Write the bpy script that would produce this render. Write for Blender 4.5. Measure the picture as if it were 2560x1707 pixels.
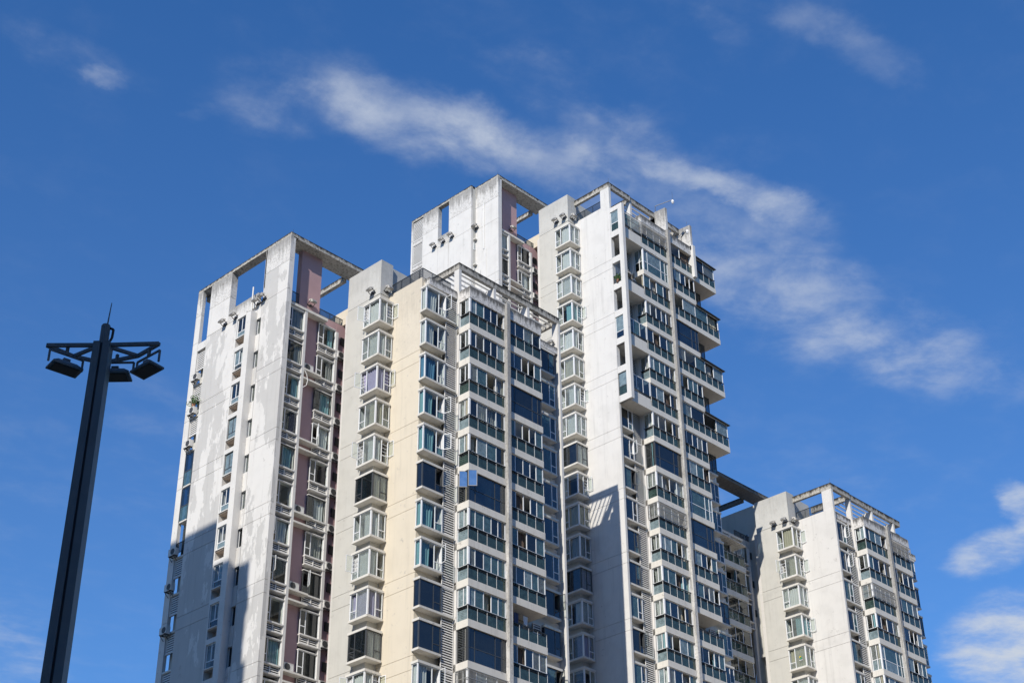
import bpy, math, random
from mathutils import Matrix, Vector

# ------------------------------------------------------------------ clear
for o in list(bpy.data.objects):
    bpy.data.objects.remove(o, do_unlink=True)
scene = bpy.context.scene
COL = scene.collection

# World axes follow the housing estate's walls: X runs right and away from the
# camera, Y left and away, Z up.  The camera stands at the origin, ground at -1.6.
GROUND = -1.6

# ------------------------------------------------------------------ camera
PITCH, YAW, ROLL = 0.552981, 0.7644255, 0.00974435
cp, sp = math.cos(PITCH), math.sin(PITCH)
cr, sr = math.cos(ROLL), math.sin(ROLL)
r0, f0, d0 = Vector((1, 0, 0)), Vector((0, cp, sp)), Vector((0, sp, -cp))
right, down = cr * r0 + sr * d0, -sr * r0 + cr * d0
ay, ax = Vector((-math.cos(YAW), math.sin(YAW), 0)), Vector((math.sin(YAW), math.cos(YAW), 0))
def to_b(v):
    return Vector((v.dot(ax), v.dot(ay), v.z))
R_, U_, B_ = to_b(right), -to_b(down), -to_b(f0)
cam = bpy.data.cameras.new('camera')
cam.sensor_width = 36.0
cam.lens = 56.305
cam.clip_start, cam.clip_end = 0.1, 6000
camo = bpy.data.objects.new('camera', cam)
COL.objects.link(camo)
camo.matrix_world = Matrix(((R_.x, U_.x, B_.x, 0), (R_.y, U_.y, B_.y, 0), (R_.z, U_.z, B_.z, 0), (0, 0, 0, 1)))
scene.camera = camo

# ------------------------------------------------------------------ sun, sky, exposure
SUN_TO = Vector((-1.0, -0.39, 0.735)).normalized()
sun = bpy.data.lights.new('sun', 'SUN')
sun.energy = 5.0
sun.angle = math.radians(0.53)
sun.color = (1.0, 0.94, 0.85)
suno = bpy.data.objects.new('sun', sun)
COL.objects.link(suno)
suno.rotation_euler = SUN_TO.to_track_quat('Z', 'Y').to_euler()
suno.location = SUN_TO * 300

scene.view_settings.view_transform = 'Standard'
scene.view_settings.look = 'None'
scene.view_settings.exposure = 0.0
scene.view_settings.gamma = 1.0
scene.view_settings.use_curve_mapping = False
scene.render.resolution_x, scene.render.resolution_y = 1024, 682

world = bpy.data.worlds.new('World')
scene.world = world
world.use_nodes = True
nt = world.node_tree
nt.nodes.clear()

def N(tree, typ, **kw):
    n = tree.nodes.new(typ)
    for k, v in kw.items():
        if k == 'inp':
            for kk, vv in v.items():
                n.inputs[kk].default_value = vv
        else:
            setattr(n, k, v)
    return n

def math_(tree, op, a, b=None, clamp=False):
    n = N(tree, 'ShaderNodeMath', operation=op, use_clamp=clamp)
    for i, v in enumerate((a, b)):
        if v is None:
            continue
        if isinstance(v, (int, float)):
            n.inputs[i].default_value = v
        else:
            tree.links.new(v, n.inputs[i])
    return n.outputs[0]

def smooth(tree, val, lo, hi, a=0.0, b=1.0):
    n = N(tree, 'ShaderNodeMapRange', interpolation_type='SMOOTHSTEP')
    tree.links.new(val, n.inputs['Value'])
    n.inputs['From Min'].default_value = lo
    n.inputs['From Max'].default_value = hi
    n.inputs['To Min'].default_value = a
    n.inputs['To Max'].default_value = b
    return n.outputs[0]

sky = N(nt, 'ShaderNodeTexSky', sky_type='NISHITA')
sky.sun_disc = False
sky.sun_elevation = math.asin(SUN_TO.z)
sky.sun_rotation = math.atan2(SUN_TO.x, SUN_TO.y)
sky.altitude = 500
sky.air_density = 1.3
sky.dust_density = 0.0
sky.ozone_density = 3.5
SKY_STRENGTH = 0.102
tint = N(nt, 'ShaderNodeMix', data_type='RGBA', blend_type='MULTIPLY')
tint.inputs[0].default_value = 1.0
nt.links.new(sky.outputs[0], tint.inputs[6])
tint.inputs[7].default_value = (0.40, 0.88, 1.42, 1)
# thin cloud layer: the view direction laid out on a level plane overhead
tc = N(nt, 'ShaderNodeTexCoord')
sep = N(nt, 'ShaderNodeSeparateXYZ')
nt.links.new(tc.outputs['Generated'], sep.inputs[0])
zc = math_(nt, 'MAXIMUM', sep.outputs[2], 0.03)
u = math_(nt, 'DIVIDE', sep.outputs[0], zc)
v = math_(nt, 'DIVIDE', sep.outputs[1], zc)
comb = N(nt, 'ShaderNodeCombineXYZ')
nt.links.new(u, comb.inputs[0]); nt.links.new(v, comb.inputs[1])
warp = N(nt, 'ShaderNodeTexNoise', inp={'Scale': 7.0, 'Detail': 7.0, 'Roughness': 0.6})
nt.links.new(comb.outputs[0], warp.inputs['Vector'])
wv = N(nt, 'ShaderNodeVectorMath', operation='MULTIPLY_ADD')
nt.links.new(warp.outputs['Color'], wv.inputs[0])
wv.inputs[1].default_value = (0.10, 0.10, 0)
nt.links.new(comb.outputs[0], wv.inputs[2])
wsub = N(nt, 'ShaderNodeVectorMath', operation='SUBTRACT')
nt.links.new(wv.outputs[0], wsub.inputs[0])
wsub.inputs[1].default_value = (0.05, 0.05, 0)
CLOUDS = [
(0.716, 0.974, 9.063, -6.15, 11.768, 18.319, 0.42), (0.817, 0.904, 7.818, -4.948, 5.935, 16.465, 0.62),
(0.931, 0.865, 7.939, -5.23, 4.456, 16.868, 0.5), (0.692, 0.919, 10.138, -7.003, 16.05, 24.345, 0.22),
(0.856, 0.781, 11.969, -7.594, 8.403, 30.176, 0.3), (0.966, 0.784, 12.489, -9.4, 7.77, 23.408, 0.38),
(1.126, 0.755, 7.474, -6.172, 11.454, 42.703, 0.5), (1.178, 0.817, 4.4, -3.2, 1.1, 8.6, 0.36),
(1.378, 0.826, 3.8, -3.6, 2.4, 10.2, 0.38), (1.562, 0.795, 4.09, -5.201, 5.84, 13.602, 0.38),
(0.973, 0.536, 16.533, -12.952, 11.188, 39.026, 0.28), (1.062, 0.532, 14.282, -13.642, 11.762, 32.106, 0.22),
(1.494, 0.724, 12.301, -12.696, 6.538, 32.635, 0.3), (0.526, 1.065, 13.293, -4.836, 8.002, 34.111, 0.22),
(0.57, 1.063, 37.734, -21.153, 43.195, 64.525, 0.3), (2.511, 1.223, 3.799, -8.586, 4.31, -0.081, 1.15),
(2.119, 1.02, 4.14, -11.863, 14.307, -4.032, 0.95), (2.013, 0.911, 12.663, -9.361, -5.107, 32.809, 0.95),
(1.316, 2.471, 6.818, -1.203, -7.919, 8.423, 0.38), (0.96, 1.567, 10.625, -3.084, -5.567, 15.02, 0.15),
(0.913, 0.603, 29.561, -22.754, 15.119, 44.911, 0.16), (0.647, 1.046, 57.533, -23.933, 12.79, 66.704, 0.2)]
total = None
for cu, cv, a1, a2, b1, b2, s in CLOUDS:
    d = N(nt, 'ShaderNodeVectorMath', operation='SUBTRACT')
    nt.links.new(wsub.outputs[0], d.inputs[0]); d.inputs[1].default_value = (cu, cv, 0)
    e1 = N(nt, 'ShaderNodeVectorMath', operation='DOT_PRODUCT')
    nt.links.new(d.outputs[0], e1.inputs[0]); e1.inputs[1].default_value = (a1, a2, 0)
    e2 = N(nt, 'ShaderNodeVectorMath', operation='DOT_PRODUCT')
    nt.links.new(d.outputs[0], e2.inputs[0]); e2.inputs[1].default_value = (b1, b2, 0)
    q = math_(nt, 'ADD', math_(nt, 'MULTIPLY', e1.outputs['Value'], e1.outputs['Value']),
              math_(nt, 'MULTIPLY', e2.outputs['Value'], e2.outputs['Value']))
    g = smooth(nt, q, 0.0, 1.7, s, 0.0)
    total = g if total is None else math_(nt, 'ADD', total, g)
fbm = N(nt, 'ShaderNodeTexNoise', inp={'Scale': 10.0, 'Detail': 13.0, 'Roughness': 0.62, 'Distortion': 0.15})
stretch = N(nt, 'ShaderNodeMapping')
stretch.inputs['Rotation'].default_value = (0, 0, math.radians(22))
stretch.inputs['Scale'].default_value = (1.0, 1.15, 1)
nt.links.new(comb.outputs[0], stretch.inputs['Vector'])
nt.links.new(stretch.outputs[0], fbm.inputs['Vector'])
wide = N(nt, 'ShaderNodeTexNoise', inp={'Scale': 1.3, 'Detail': 5.0, 'Roughness': 0.55})
nt.links.new(comb.outputs[0], wide.inputs['Vector'])
haze_everywhere = smooth(nt, wide.outputs['Fac'], 0.40, 0.80, 0.0, 0.22)
total = math_(nt, 'ADD', total, haze_everywhere)
tear = smooth(nt, fbm.outputs['Fac'], 0.24, 0.74, 0.40, 0.0)
body = smooth(nt, fbm.outputs['Fac'], 0.25, 0.78, 0.55, 1.30)
dens = math_(nt, 'SUBTRACT', math_(nt, 'MULTIPLY', math_(nt, 'MULTIPLY', total, 1.55), body), tear)
dens = smooth(nt, dens, -0.22, 2.6, 0.0, 1.0)
# the air itself pales a little toward the horizon
low_air = smooth(nt, sep.outputs[2], 0.78, 0.10, 0.0, 0.085)
dens = math_(nt, 'ADD', dens, low_air, clamp=True)
cloudmix = N(nt, 'ShaderNodeMix', data_type='RGBA')
nt.links.new(dens, cloudmix.inputs[0])
nt.links.new(tint.outputs[2], cloudmix.inputs[6])
cloudmix.inputs[7].default_value = (5.6, 6.2, 7.2, 1)
bg = N(nt, 'ShaderNodeBackground', inp={'Strength': SKY_STRENGTH})
nt.links.new(cloudmix.outputs[2], bg.inputs['Color'])
wo = N(nt, 'ShaderNodeOutputWorld')
nt.links.new(bg.outputs[0], wo.inputs['Surface'])

# ------------------------------------------------------------------ materials
MATS = {}

def plaster(name, base, stain=0.12, patch=None, topdirt=0.0, rough=0.85, patch_cut=(0.52, 0.56), blot=0.35):
    m = bpy.data.materials.new(name); m.use_nodes = True
    t = m.node_tree; t.nodes.clear()
    out = N(t, 'ShaderNodeOutputMaterial')
    bs = N(t, 'ShaderNodeBsdfPrincipled', inp={'Roughness': rough, 'Specular IOR Level': 0.25})
    t.links.new(bs.outputs[0], out.inputs[0])
    geo = N(t, 'ShaderNodeNewGeometry')
    pos = geo.outputs['Position']
    col = N(t, 'ShaderNodeRGB'); col.outputs[0].default_value = (*base, 1)
    cur = col.outputs[0]
    def mix(fac, a, b, mode='MIX'):
        n = N(t, 'ShaderNodeMix', data_type='RGBA', blend_type=mode)
        if isinstance(fac, float): n.inputs[0].default_value = fac
        else: t.links.new(fac, n.inputs[0])
        t.links.new(a, n.inputs[6])
        if isinstance(b, tuple): n.inputs[7].default_value = (*b, 1)
        else: t.links.new(b, n.inputs[7])
        return n.outputs[2]
    def noise(scale, detail=4, map_=(1, 1, 1), off=0, rough_=0.55):
        mp = N(t, 'ShaderNodeMapping'); mp.inputs['Scale'].default_value = map_
        mp.inputs['Location'].default_value = (off, off * 1.7, off * 0.6)
        t.links.new(pos, mp.inputs['Vector'])
        n = N(t, 'ShaderNodeTexNoise', inp={'Scale': scale, 'Detail': detail, 'Roughness': rough_})
        t.links.new(mp.outputs[0], n.inputs['Vector'])
        return n.outputs['Fac']
    if patch:
        f = smooth(t, noise(0.40, 9, (1, 1, 0.38), 3.1, 0.66), patch_cut[0], patch_cut[1])
        cur = mix(f, cur, patch)
    f = smooth(t, noise(0.8, 6, (1, 1, 1), 7.7), 0.42, 0.72, 0.0, blot)
    cur = mix(f, cur, tuple(c * 0.86 for c in base))
    # rain streaks
    f = smooth(t, noise(1.0, 7, (2.6, 2.6, 0.14), 1.3, 0.68), 0.50, 0.74, 0.0, stain)
    cur = mix(f, cur, (0.20, 0.19, 0.17))
    # scuffs and cracks
    f = smooth(t, noise(1.5, 9, (1, 1, 1.3), 12.0, 0.72), 0.60, 0.68, 0.0, stain * 2.4)
    cur = mix(f, cur, (0.30, 0.28, 0.26))
    if topdirt:
        tcn = N(t, 'ShaderNodeTexCoord')
        sx = N(t, 'ShaderNodeSeparateXYZ'); t.links.new(tcn.outputs['Generated'], sx.inputs[0])
        stre = noise(1.0, 6, (3.5, 3.5, 0.35), 5.0, 0.7)
        h = math_(t, 'ADD', sx.outputs[2], math_(t, 'MULTIPLY', math_(t, 'SUBTRACT', stre, 0.5), 1.9))
        f = smooth(t, h, 0.34, 0.90, 0.0, topdirt)
        cur = mix(f, cur, (0.035, 0.033, 0.029))
        f = smooth(t, noise(5.0, 7, (1, 1, 1), 9.0, 0.75), 0.48, 0.62, 0.0, topdirt * 0.7)
        cur = mix(f, cur, (0.075, 0.072, 0.06))
    t.links.new(cur, bs.inputs['Base Color'])
    bp = N(t, 'ShaderNodeBump', inp={'Strength': 0.25, 'Distance': 0.02})
    t.links.new(noise(9.0, 6, (1, 1, 1), 2.0, 0.7), bp.inputs['Height'])
    t.links.new(bp.outputs[0], bs.inputs['Normal'])
    MATS[name] = m
    return m

def simple(name, base, rough=0.5, metal=0.0, spec=0.5, vary=0.0):
    m = bpy.data.materials.new(name); m.use_nodes = True
    t = m.node_tree
    bs = t.nodes['Principled BSDF']
    bs.inputs['Base Color'].default_value = (*base, 1)
    bs.inputs['Roughness'].default_value = rough
    bs.inputs['Metallic'].default_value = metal
    bs.inputs['Specular IOR Level'].default_value = spec
    if vary:
        geo = N(t, 'ShaderNodeNewGeometry')
        n = N(t, 'ShaderNodeTexNoise', inp={'Scale': 2.3, 'Detail': 6.0, 'Roughness': 0.65})
        t.links.new(geo.outputs['Position'], n.inputs['Vector'])
        f = smooth(t, n.outputs['Fac'], 0.35, 0.75, 0.0, vary)
        mx = N(t, 'ShaderNodeMix', data_type='RGBA')
        t.links.new(f, mx.inputs[0])
        mx.inputs[6].default_value = (*base, 1)
        mx.inputs[7].default_value = (*(c * 0.55 for c in base), 1)
        t.links.new(mx.outputs[2], bs.inputs['Base Color'])
    MATS[name] = m
    return m

def glass(name, tint_, ior=1.5, rough=0.015, film=0.0, filmcol=(0.5, 0.6, 0.6)):
    m = bpy.data.materials.new(name); m.use_nodes = True
    t = m.node_tree; t.nodes.clear()
    out = N(t, 'ShaderNodeOutputMaterial')
    tr = N(t, 'ShaderNodeBsdfTransparent', inp={'Color': (*tint_, 1)})
    gl = N(t, 'ShaderNodeBsdfGlossy', inp={'Roughness': rough, 'Color': (0.92, 0.96, 1.0, 1)})
    fr = N(t, 'ShaderNodeFresnel', inp={'IOR': ior})
    geo = N(t, 'ShaderNodeNewGeometry')
    n = N(t, 'ShaderNodeTexNoise', inp={'Scale': 0.9, 'Detail': 2.0})
    t.links.new(geo.outputs['Position'], n.inputs['Vector'])
    bp = N(t, 'ShaderNodeBump', inp={'Strength': 0.06, 'Distance': 0.05})
    t.links.new(n.outputs['Fac'], bp.inputs['Height'])
    t.links.new(bp.outputs[0], gl.inputs['Normal'])
    inner = tr.outputs[0]
    if film:
        df = N(t, 'ShaderNodeBsdfDiffuse', inp={'Color': (*filmcol, 1)})
        mf = N(t, 'ShaderNodeMixShader')
        dn = N(t, 'ShaderNodeTexNoise', inp={'Scale': 3.0, 'Detail': 5.0})
        t.links.new(geo.outputs['Position'], dn.inputs['Vector'])
        t.links.new(smooth(t, dn.outputs['Fac'], 0.3, 0.8, film * 0.7, film * 1.3), mf.inputs[0])
        t.links.new(tr.outputs[0], mf.inputs[1]); t.links.new(df.outputs[0], mf.inputs[2])
        inner = mf.outputs[0]
    ms = N(t, 'ShaderNodeMixShader')
    front = math_(t, 'SUBTRACT', 1.0, geo.outputs['Backfacing'])
    t.links.new(math_(t, 'MULTIPLY', fr.outputs[0], front), ms.inputs[0])
    t.links.new(inner, ms.inputs[1]); t.links.new(gl.outputs[0], ms.inputs[2])
    t.links.new(ms.outputs[0], out.inputs[0])
    MATS[name] = m
    return m

def cloth(name, base):
    m = bpy.data.materials.new(name); m.use_nodes = True
    t = m.node_tree; t.nodes.clear()
    out = N(t, 'ShaderNodeOutputMaterial')
    d = N(t, 'ShaderNodeBsdfDiffuse', inp={'Color': (*base, 1)})
    tl = N(t, 'ShaderNodeBsdfTranslucent', inp={'Color': (*base, 1)})
    geo = N(t, 'ShaderNodeNewGeometry')
    n = N(t, 'ShaderNodeTexNoise', inp={'Scale': 3.0, 'Detail': 4.0})
    t.links.new(geo.outputs['Position'], n.inputs['Vector'])
    mx = N(t, 'ShaderNodeMix', data_type='RGBA')
    t.links.new(n.outputs['Fac'], mx.inputs[0])
    mx.inputs[6].default_value = (*base, 1); mx.inputs[7].default_value = (*(c * 0.75 for c in base), 1)
    t.links.new(mx.outputs[2], d.inputs['Color'])
    ms = N(t, 'ShaderNodeMixShader', inp={0: 0.25})
    t.links.new(d.outputs[0], ms.inputs[1]); t.links.new(tl.outputs[0], ms.inputs[2])
    t.links.new(ms.outputs[0], out.inputs[0])
    MATS[name] = m
    return m

plaster('white', (0.655, 0.64, 0.605), 0.22, blot=0.55)
plaster('white_patched', (0.655, 0.64, 0.605), 0.2, patch=(0.50, 0.49, 0.465), patch_cut=(0.478, 0.492))
plaster('white_top', (0.64, 0.625, 0.59), 0.2, topdirt=0.5)
plaster('grey_wall', (0.54, 0.53, 0.485), 0.16, blot=0.6)
plaster('grey_wall_top', (0.54, 0.535, 0.50), 0.16, topdirt=0.12, blot=0.6)
plaster('cream', (0.665, 0.595, 0.47), 0.2)
plaster('pink', (0.44, 0.29, 0.29), 0.10, blot=0.5)
plaster('slab', (0.66, 0.635, 0.575), 0.26, blot=0.5)
plaster('parapet', (0.68, 0.66, 0.62), 0.30, topdirt=0.8)
plaster('beam', (0.48, 0.455, 0.40), 0.6, topdirt=1.0, blot=0.9)
plaster('beam_shaded', (0.16, 0.15, 0.135), 0.6, topdirt=1.0, blot=0.9)  # right tower's beams: the tall tower's shade put into the base colour
plaster('joint', (0.30, 0.29, 0.28), 0.1)
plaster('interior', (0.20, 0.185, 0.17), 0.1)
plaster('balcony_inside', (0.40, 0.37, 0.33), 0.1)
plaster('niche', (0.46, 0.38, 0.31), 0.2)
plaster('roof_deck', (0.42, 0.41, 0.39), 0.3)
plaster('paving', (0.30, 0.23, 0.155), 0.2)
plaster('plain_block', (0.62, 0.60, 0.57), 0.2)
simple('frame_white', (0.78, 0.79, 0.79), 0.4, vary=0.18)
simple('grille_grey', (0.30, 0.30, 0.29), 0.5, vary=0.3)
simple('frame_dark', (0.055, 0.06, 0.065), 0.4)
simple('rail_dark', (0.022, 0.028, 0.032), 0.45)
simple('louvre', (0.66, 0.65, 0.62), 0.55, vary=0.35)
simple('ac_white', (0.66, 0.65, 0.61), 0.5, vary=0.3)
simple('ac_dark', (0.05, 0.05, 0.05), 0.6)
simple('pipe', (0.75, 0.74, 0.70), 0.5, vary=0.2)
simple('lamp_metal', (0.16, 0.195, 0.22), 0.55, 0.0, 0.3, vary=0.25)
simple('lamp_groove', (0.022, 0.028, 0.034), 0.7)
simple('lamp_face', (0.06, 0.056, 0.05), 0.5)
simple('flood_body', (0.48, 0.46, 0.42), 0.5, 0.0, 0.4, vary=0.3)
simple('flood_glass', (0.26, 0.255, 0.24), 0.25)
simple('leaf', (0.06, 0.13, 0.03), 0.6, vary=0.5)
simple('pot', (0.35, 0.16, 0.09), 0.7)
simple('camera_white', (0.8, 0.8, 0.8), 0.35)
simple('awning', (0.05, 0.055, 0.055), 0.5, vary=0.3)
glass('glass_clear', (0.93, 0.955, 0.945), 1.5)
glass('glass_dusty', (0.86, 0.89, 0.88), 1.5, film=0.14, filmcol=(0.55, 0.60, 0.58))
glass('glass_mirror', (0.10, 0.16, 0.24), 5.0, film=0.30, filmcol=(0.30, 0.42, 0.58))  # pale blue film stands in for bright sky reflected in the open sashes
glass('glass_teal', (0.34, 0.50, 0.52), 1.6, film=0.30, filmcol=(0.20, 0.34, 0.37))
glass('glass_green', (0.16, 0.27, 0.25), 1.55, film=0.36, filmcol=(0.10, 0.17, 0.15))
glass('glass_blue', (0.33, 0.42, 0.48), 1.85, film=0.13, filmcol=(0.05, 0.085, 0.13))
glass('glass_dark', (0.24, 0.29, 0.31), 1.7, film=0.10, filmcol=(0.09, 0.11, 0.12))
glass('glass_pale', (0.55, 0.66, 0.70), 1.6, film=0.45, filmcol=(0.36, 0.46, 0.48))
for nm, c in {'curtain_white': (0.74, 0.75, 0.74), 'curtain_teal': (0.28, 0.50, 0.54), 'curtain_blue': (0.16, 0.34, 0.50), 'curtain_lilac': (0.52, 0.48, 0.66),
              'curtain_beige': (0.56, 0.52, 0.40), 'curtain_brown': (0.20, 0.15, 0.12), 'curtain_grey': (0.42, 0.42, 0.40)}.items():
    cloth(nm, c)

# ------------------------------------------------------------------ mesh helpers
class MB:
    def __init__(s):
        s.v, s.f = [], []
    def box(s, x0, x1, y0, y1, z0, z1):
        x0, x1 = min(x0, x1), max(x0, x1); y0, y1 = min(y0, y1), max(y0, y1); z0, z1 = min(z0, z1), max(z0, z1)
        n = len(s.v)
        s.v += [(x0, y0, z0), (x1, y0, z0), (x1, y1, z0), (x0, y1, z0), (x0, y0, z1), (x1, y0, z1), (x1, y1, z1), (x0, y1, z1)]
        s.f += [tuple(n + i for i in f) for f in ((3, 2, 1, 0), (4, 5, 6, 7), (0, 1, 5, 4), (1, 2, 6, 5), (2, 3, 7, 6), (3, 0, 4, 7))]
        return s
    def hexa(s, pts):
        n = len(s.v); s.v += [tuple(p) for p in pts]
        s.f += [tuple(n + i for i in f) for f in ((3, 2, 1, 0), (4, 5, 6, 7), (0, 1, 5, 4), (1, 2, 6, 5), (2, 3, 7, 6), (3, 0, 4, 7))]
        return s
    def bar(s, a, b, w, h=None, up=(0, 0, 1)):
        a, b = Vector(a), Vector(b); h = h or w
        d = (b - a).normalized(); upv = Vector(up)
        if abs(d.dot(upv)) > 0.98: upv = Vector((0, 1, 0))
        sx = d.cross(upv).normalized() * (w / 2); sy = sx.cross(d).normalized() * (h / 2)
        return s.hexa([a - sx - sy, a + sx - sy, b + sx - sy, b - sx - sy, a - sx + sy, a + sx + sy, b + sx + sy, b - sx + sy])
    def cyl(s, a, b, r, n=8, r2=None):
        a, b = Vector(a), Vector(b); d = (b - a).normalized(); r2 = r if r2 is None else r2
        t = Vector((1, 0, 0)) if abs(d.x) < 0.9 else Vector((0, 1, 0))
        e1 = d.cross(t).normalized(); e2 = d.cross(e1)
        k = len(s.v)
        for c, rr in ((a, r), (b, r2)):
            for i in range(n):
                an = 2 * math.pi * i / n
                s.v.append(tuple(c + e1 * math.cos(an) * rr + e2 * math.sin(an) * rr))
        for i in range(n):
            j = (i + 1) % n
            s.f.append((k + i, k + j, k + n + j, k + n + i))
        s.f.append(tuple(k + i for i in reversed(range(n)))); s.f.append(tuple(k + n + i for i in range(n)))
        return s
    def tube(s, pts, r, n=6):
        for a, b in zip(pts[:-1], pts[1:]): s.cyl(a, b, r, n)
        return s
    def mesh(s, name):
        m = bpy.data.meshes.new(name); m.from_pydata(s.v, [], s.f); m.update(); return m

CACHE = {}
ABS = {}

def part(name, mb, mat, parent=None, loc=(0, 0, 0), key=None, rot=None):
    if key is not None:
        key = (name, mat) + tuple(key)
        me = CACHE.get(key)
        if me is None:
            if callable(mb): mb = mb()
            me = mb.mesh(name); me.materials.append(MATS[mat]); CACHE[key] = me
    else:
        me = mb.mesh(name); me.materials.append(MATS[mat])
    o = bpy.data.objects.new(name, me)
    COL.objects.link(o)
    loc = Vector(loc)
    if parent is not None:
        o.parent = parent
        o.location = loc - ABS[parent.name]
    else:
        o.location = loc
    if rot is not None: o.rotation_euler = rot
    ABS[o.name] = loc
    return o

def thing(name, label, cat, loc, group=None, abs_loc=None):
    o = bpy.data.objects.new(name, None)
    COL.objects.link(o)
    o.location = loc
    ABS[o.name] = Vector(abs_loc if abs_loc is not None else loc)
    o['label'], o['category'] = label, cat
    if group: o['group'] = group
    return o

def stuff(o):
    o['kind'] = 'stuff'; return o

def mapbox(orient, mb, s0, s1, d0, d1, t0, t1):
    if orient == 'B': mb.box(s0, s1, d0, d1, t0, t1)
    else: mb.box(d0, d1, s0, s1, t0, t1)
    return mb

R4 = lambda *a: tuple(round(x, 3) for x in a)

def pane(parent, orient, s0, s1, plane, t0, t1, mat, base):
    """one sheet of glass; plane is its outer face, base the window's origin"""
    w, h = s1 - s0, t1 - t0
    o = part('pane', lambda: mapbox(orient, MB(), 0, w, 0, 0.012, 0, h), mat, parent,
             Vector(base) + (Vector((s0, plane, t0)) if orient == 'B' else Vector((plane, s0, t0))), key=R4(0 if orient == 'A' else 1, w, h))
    return o

def curtain(parent, orient, s0, s1, plane, t0, t1, mat, base, rng):
    w, h = s1 - s0, t1 - t0
    var = rng.randint(0, 3)
    def build():
        mb = MB(); n = max(6, int(w / 0.045)); r2 = random.Random(var * 7 + n)
        ph = r2.random() * 6
        prof = [0.035 * math.sin(i * 1.25 + ph) + 0.02 * math.sin(i * 0.43 + ph * 2) for i in range(n + 1)]
        gather = r2.choice([0.0, 0.0, 0.12, -0.10]) * w
        for i in range(n + 1):
            for d in (0.0, 0.006):
                s = w * i / n
                low = s + gather * (s / w)
                for (ss, tt) in ((low, 0.0), (s, h)):
                    mb.v.append((ss, prof[i] + d, tt) if orient == 'B' else (prof[i] + d, ss, tt))
        for i in range(n):
            a = i * 4; b = a + 4
            mb.f += [(a, b, b + 1, a + 1), (a + 2, a + 3, b + 3, b + 2)]
        return mb
    return part('curtain', build, mat, parent, Vector(base) + (Vector((s0, plane, t0)) if orient == 'B' else Vector((plane, s0, t0))),
                key=R4(0 if orient == 'A' else 1, w, h, var))

def sash(parent, base, hinge, direc, w, h, fmat, gmat):
    """an opened casement: frame and glass standing out from the wall; direc in degrees in plan"""
    def fr():
        mb = MB(); b = 0.045
        mb.box(0, w, -0.02, 0.02, 0, b).box(0, w, -0.02, 0.02, h - b, h).box(0, b, -0.02, 0.02, b, h - b).box(w - b, w, -0.02, 0.02, b, h - b)
        return mb
    loc = Vector(base) + Vector(hinge)
    o = part('open_sash', fr, fmat, parent, loc, key=R4(w, h), rot=(0, 0, math.radians(direc)))
    g = part('sash_pane', lambda: MB().box(0.045, w - 0.045, -0.006, 0.006, 0.045, h - 0.045), gmat, parent, loc, key=R4(w, h), rot=(0, 0, math.radians(direc)))
    return o, g

def louvre_panel(parent, orient, s0, s1, plane, t0, t1, loc0=(0, 0, 0), step=0.18, post=False):
    w, h = s1 - s0, t1 - t0
    base = Vector(loc0) + (Vector((s0, plane, t0)) if orient == 'B' else Vector((plane, s0, t0)))
    def fr():
        mb = MB(); b = 0.05
        mapbox(orient, mb, 0, b, 0, 0.07, 0, h); mapbox(orient, mb, w - b, w, 0, 0.07, 0, h)
        mapbox(orient, mb, b, w - b, 0, 0.07, 0, b); mapbox(orient, mb, b, w - b, 0, 0.07, h - b, h)
        if post: mapbox(orient, mb, w * 0.5 - 0.04, w * 0.5 + 0.04, -0.02, 0.07, b, h - b)
        return mb
    o = part('louvre_screen', fr, 'louvre', parent, base, key=R4(orient == 'A', w, h, post))
    def sl():
        mb = MB(); z = 0.07
        while z < h - 0.09:
            for a, b_ in ((0.05, w - 0.05),):
                k = step * (0.78 if orient == 'A' else 0.6)
                pts = [(a, 0.0, z), (b_, 0.0, z), (b_, 0.03, z + 0.01), (a, 0.03, z + 0.01),
                       (a, 0.045, z + k), (b_, 0.045, z + k), (b_, 0.06, z + k), (a, 0.06, z + k)]
                if orient == 'A': pts = [(y, x, zz) for x, y, zz in pts]
                mb.hexa(pts)
            z += step
        return mb
    stuff(part('slats', sl, 'louvre', o, base, key=R4(orient == 'A', w, h, step)))
    part('recess', lambda: mapbox(orient, MB(), 0.02, w - 0.02, 0.13, 0.16, 0.02, h - 0.02), 'ac_dark', o, base, key=R4(orient == 'A', w, h))
    return o

def bars_rail(parent, name, pts, z0, z1, mat='rail_dark', step=0.115, bw=0.036):
    """a railing along a plan polyline: rails are the part, its bars one joined sub-part"""
    mb, bb = MB(), MB()
    for (x0, y0), (x1, y1) in zip(pts[:-1], pts[1:]):
        mb.bar((x0, y0, z1), (x1, y1, z1), 0.05, 0.05)
        mb.bar((x0, y0, z0 + 0.08), (x1, y1, z0 + 0.08), 0.035, 0.035)
        L = math.hypot(x1 - x0, y1 - y0); n = max(2, int(L / step))
        for i in range(n + 1):
            k = i / n; x, y = x0 + (x1 - x0) * k, y0 + (y1 - y0) * k
            big = i % 9 == 0
            (mb if big else bb).box(x - (0.028 if big else bw / 2), x + (0.028 if big else bw / 2), y - (0.028 if big else bw / 2), y + (0.028 if big else bw / 2), z0 if big else z0 + 0.08, z1)
    o = part(name, mb, mat, parent)
    stuff(part('bars', bb, mat, o))
    return o

def joints(zt, lo, hi):
    js = [zt + 3.25, zt + 5.9]
    for k in range(1, 60, 2):
        js += [zt - 3 * k, zt - 3 * k - 1.0]
    return sorted(j for j in js if lo + 0.3 < j < hi - 0.3)

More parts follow.
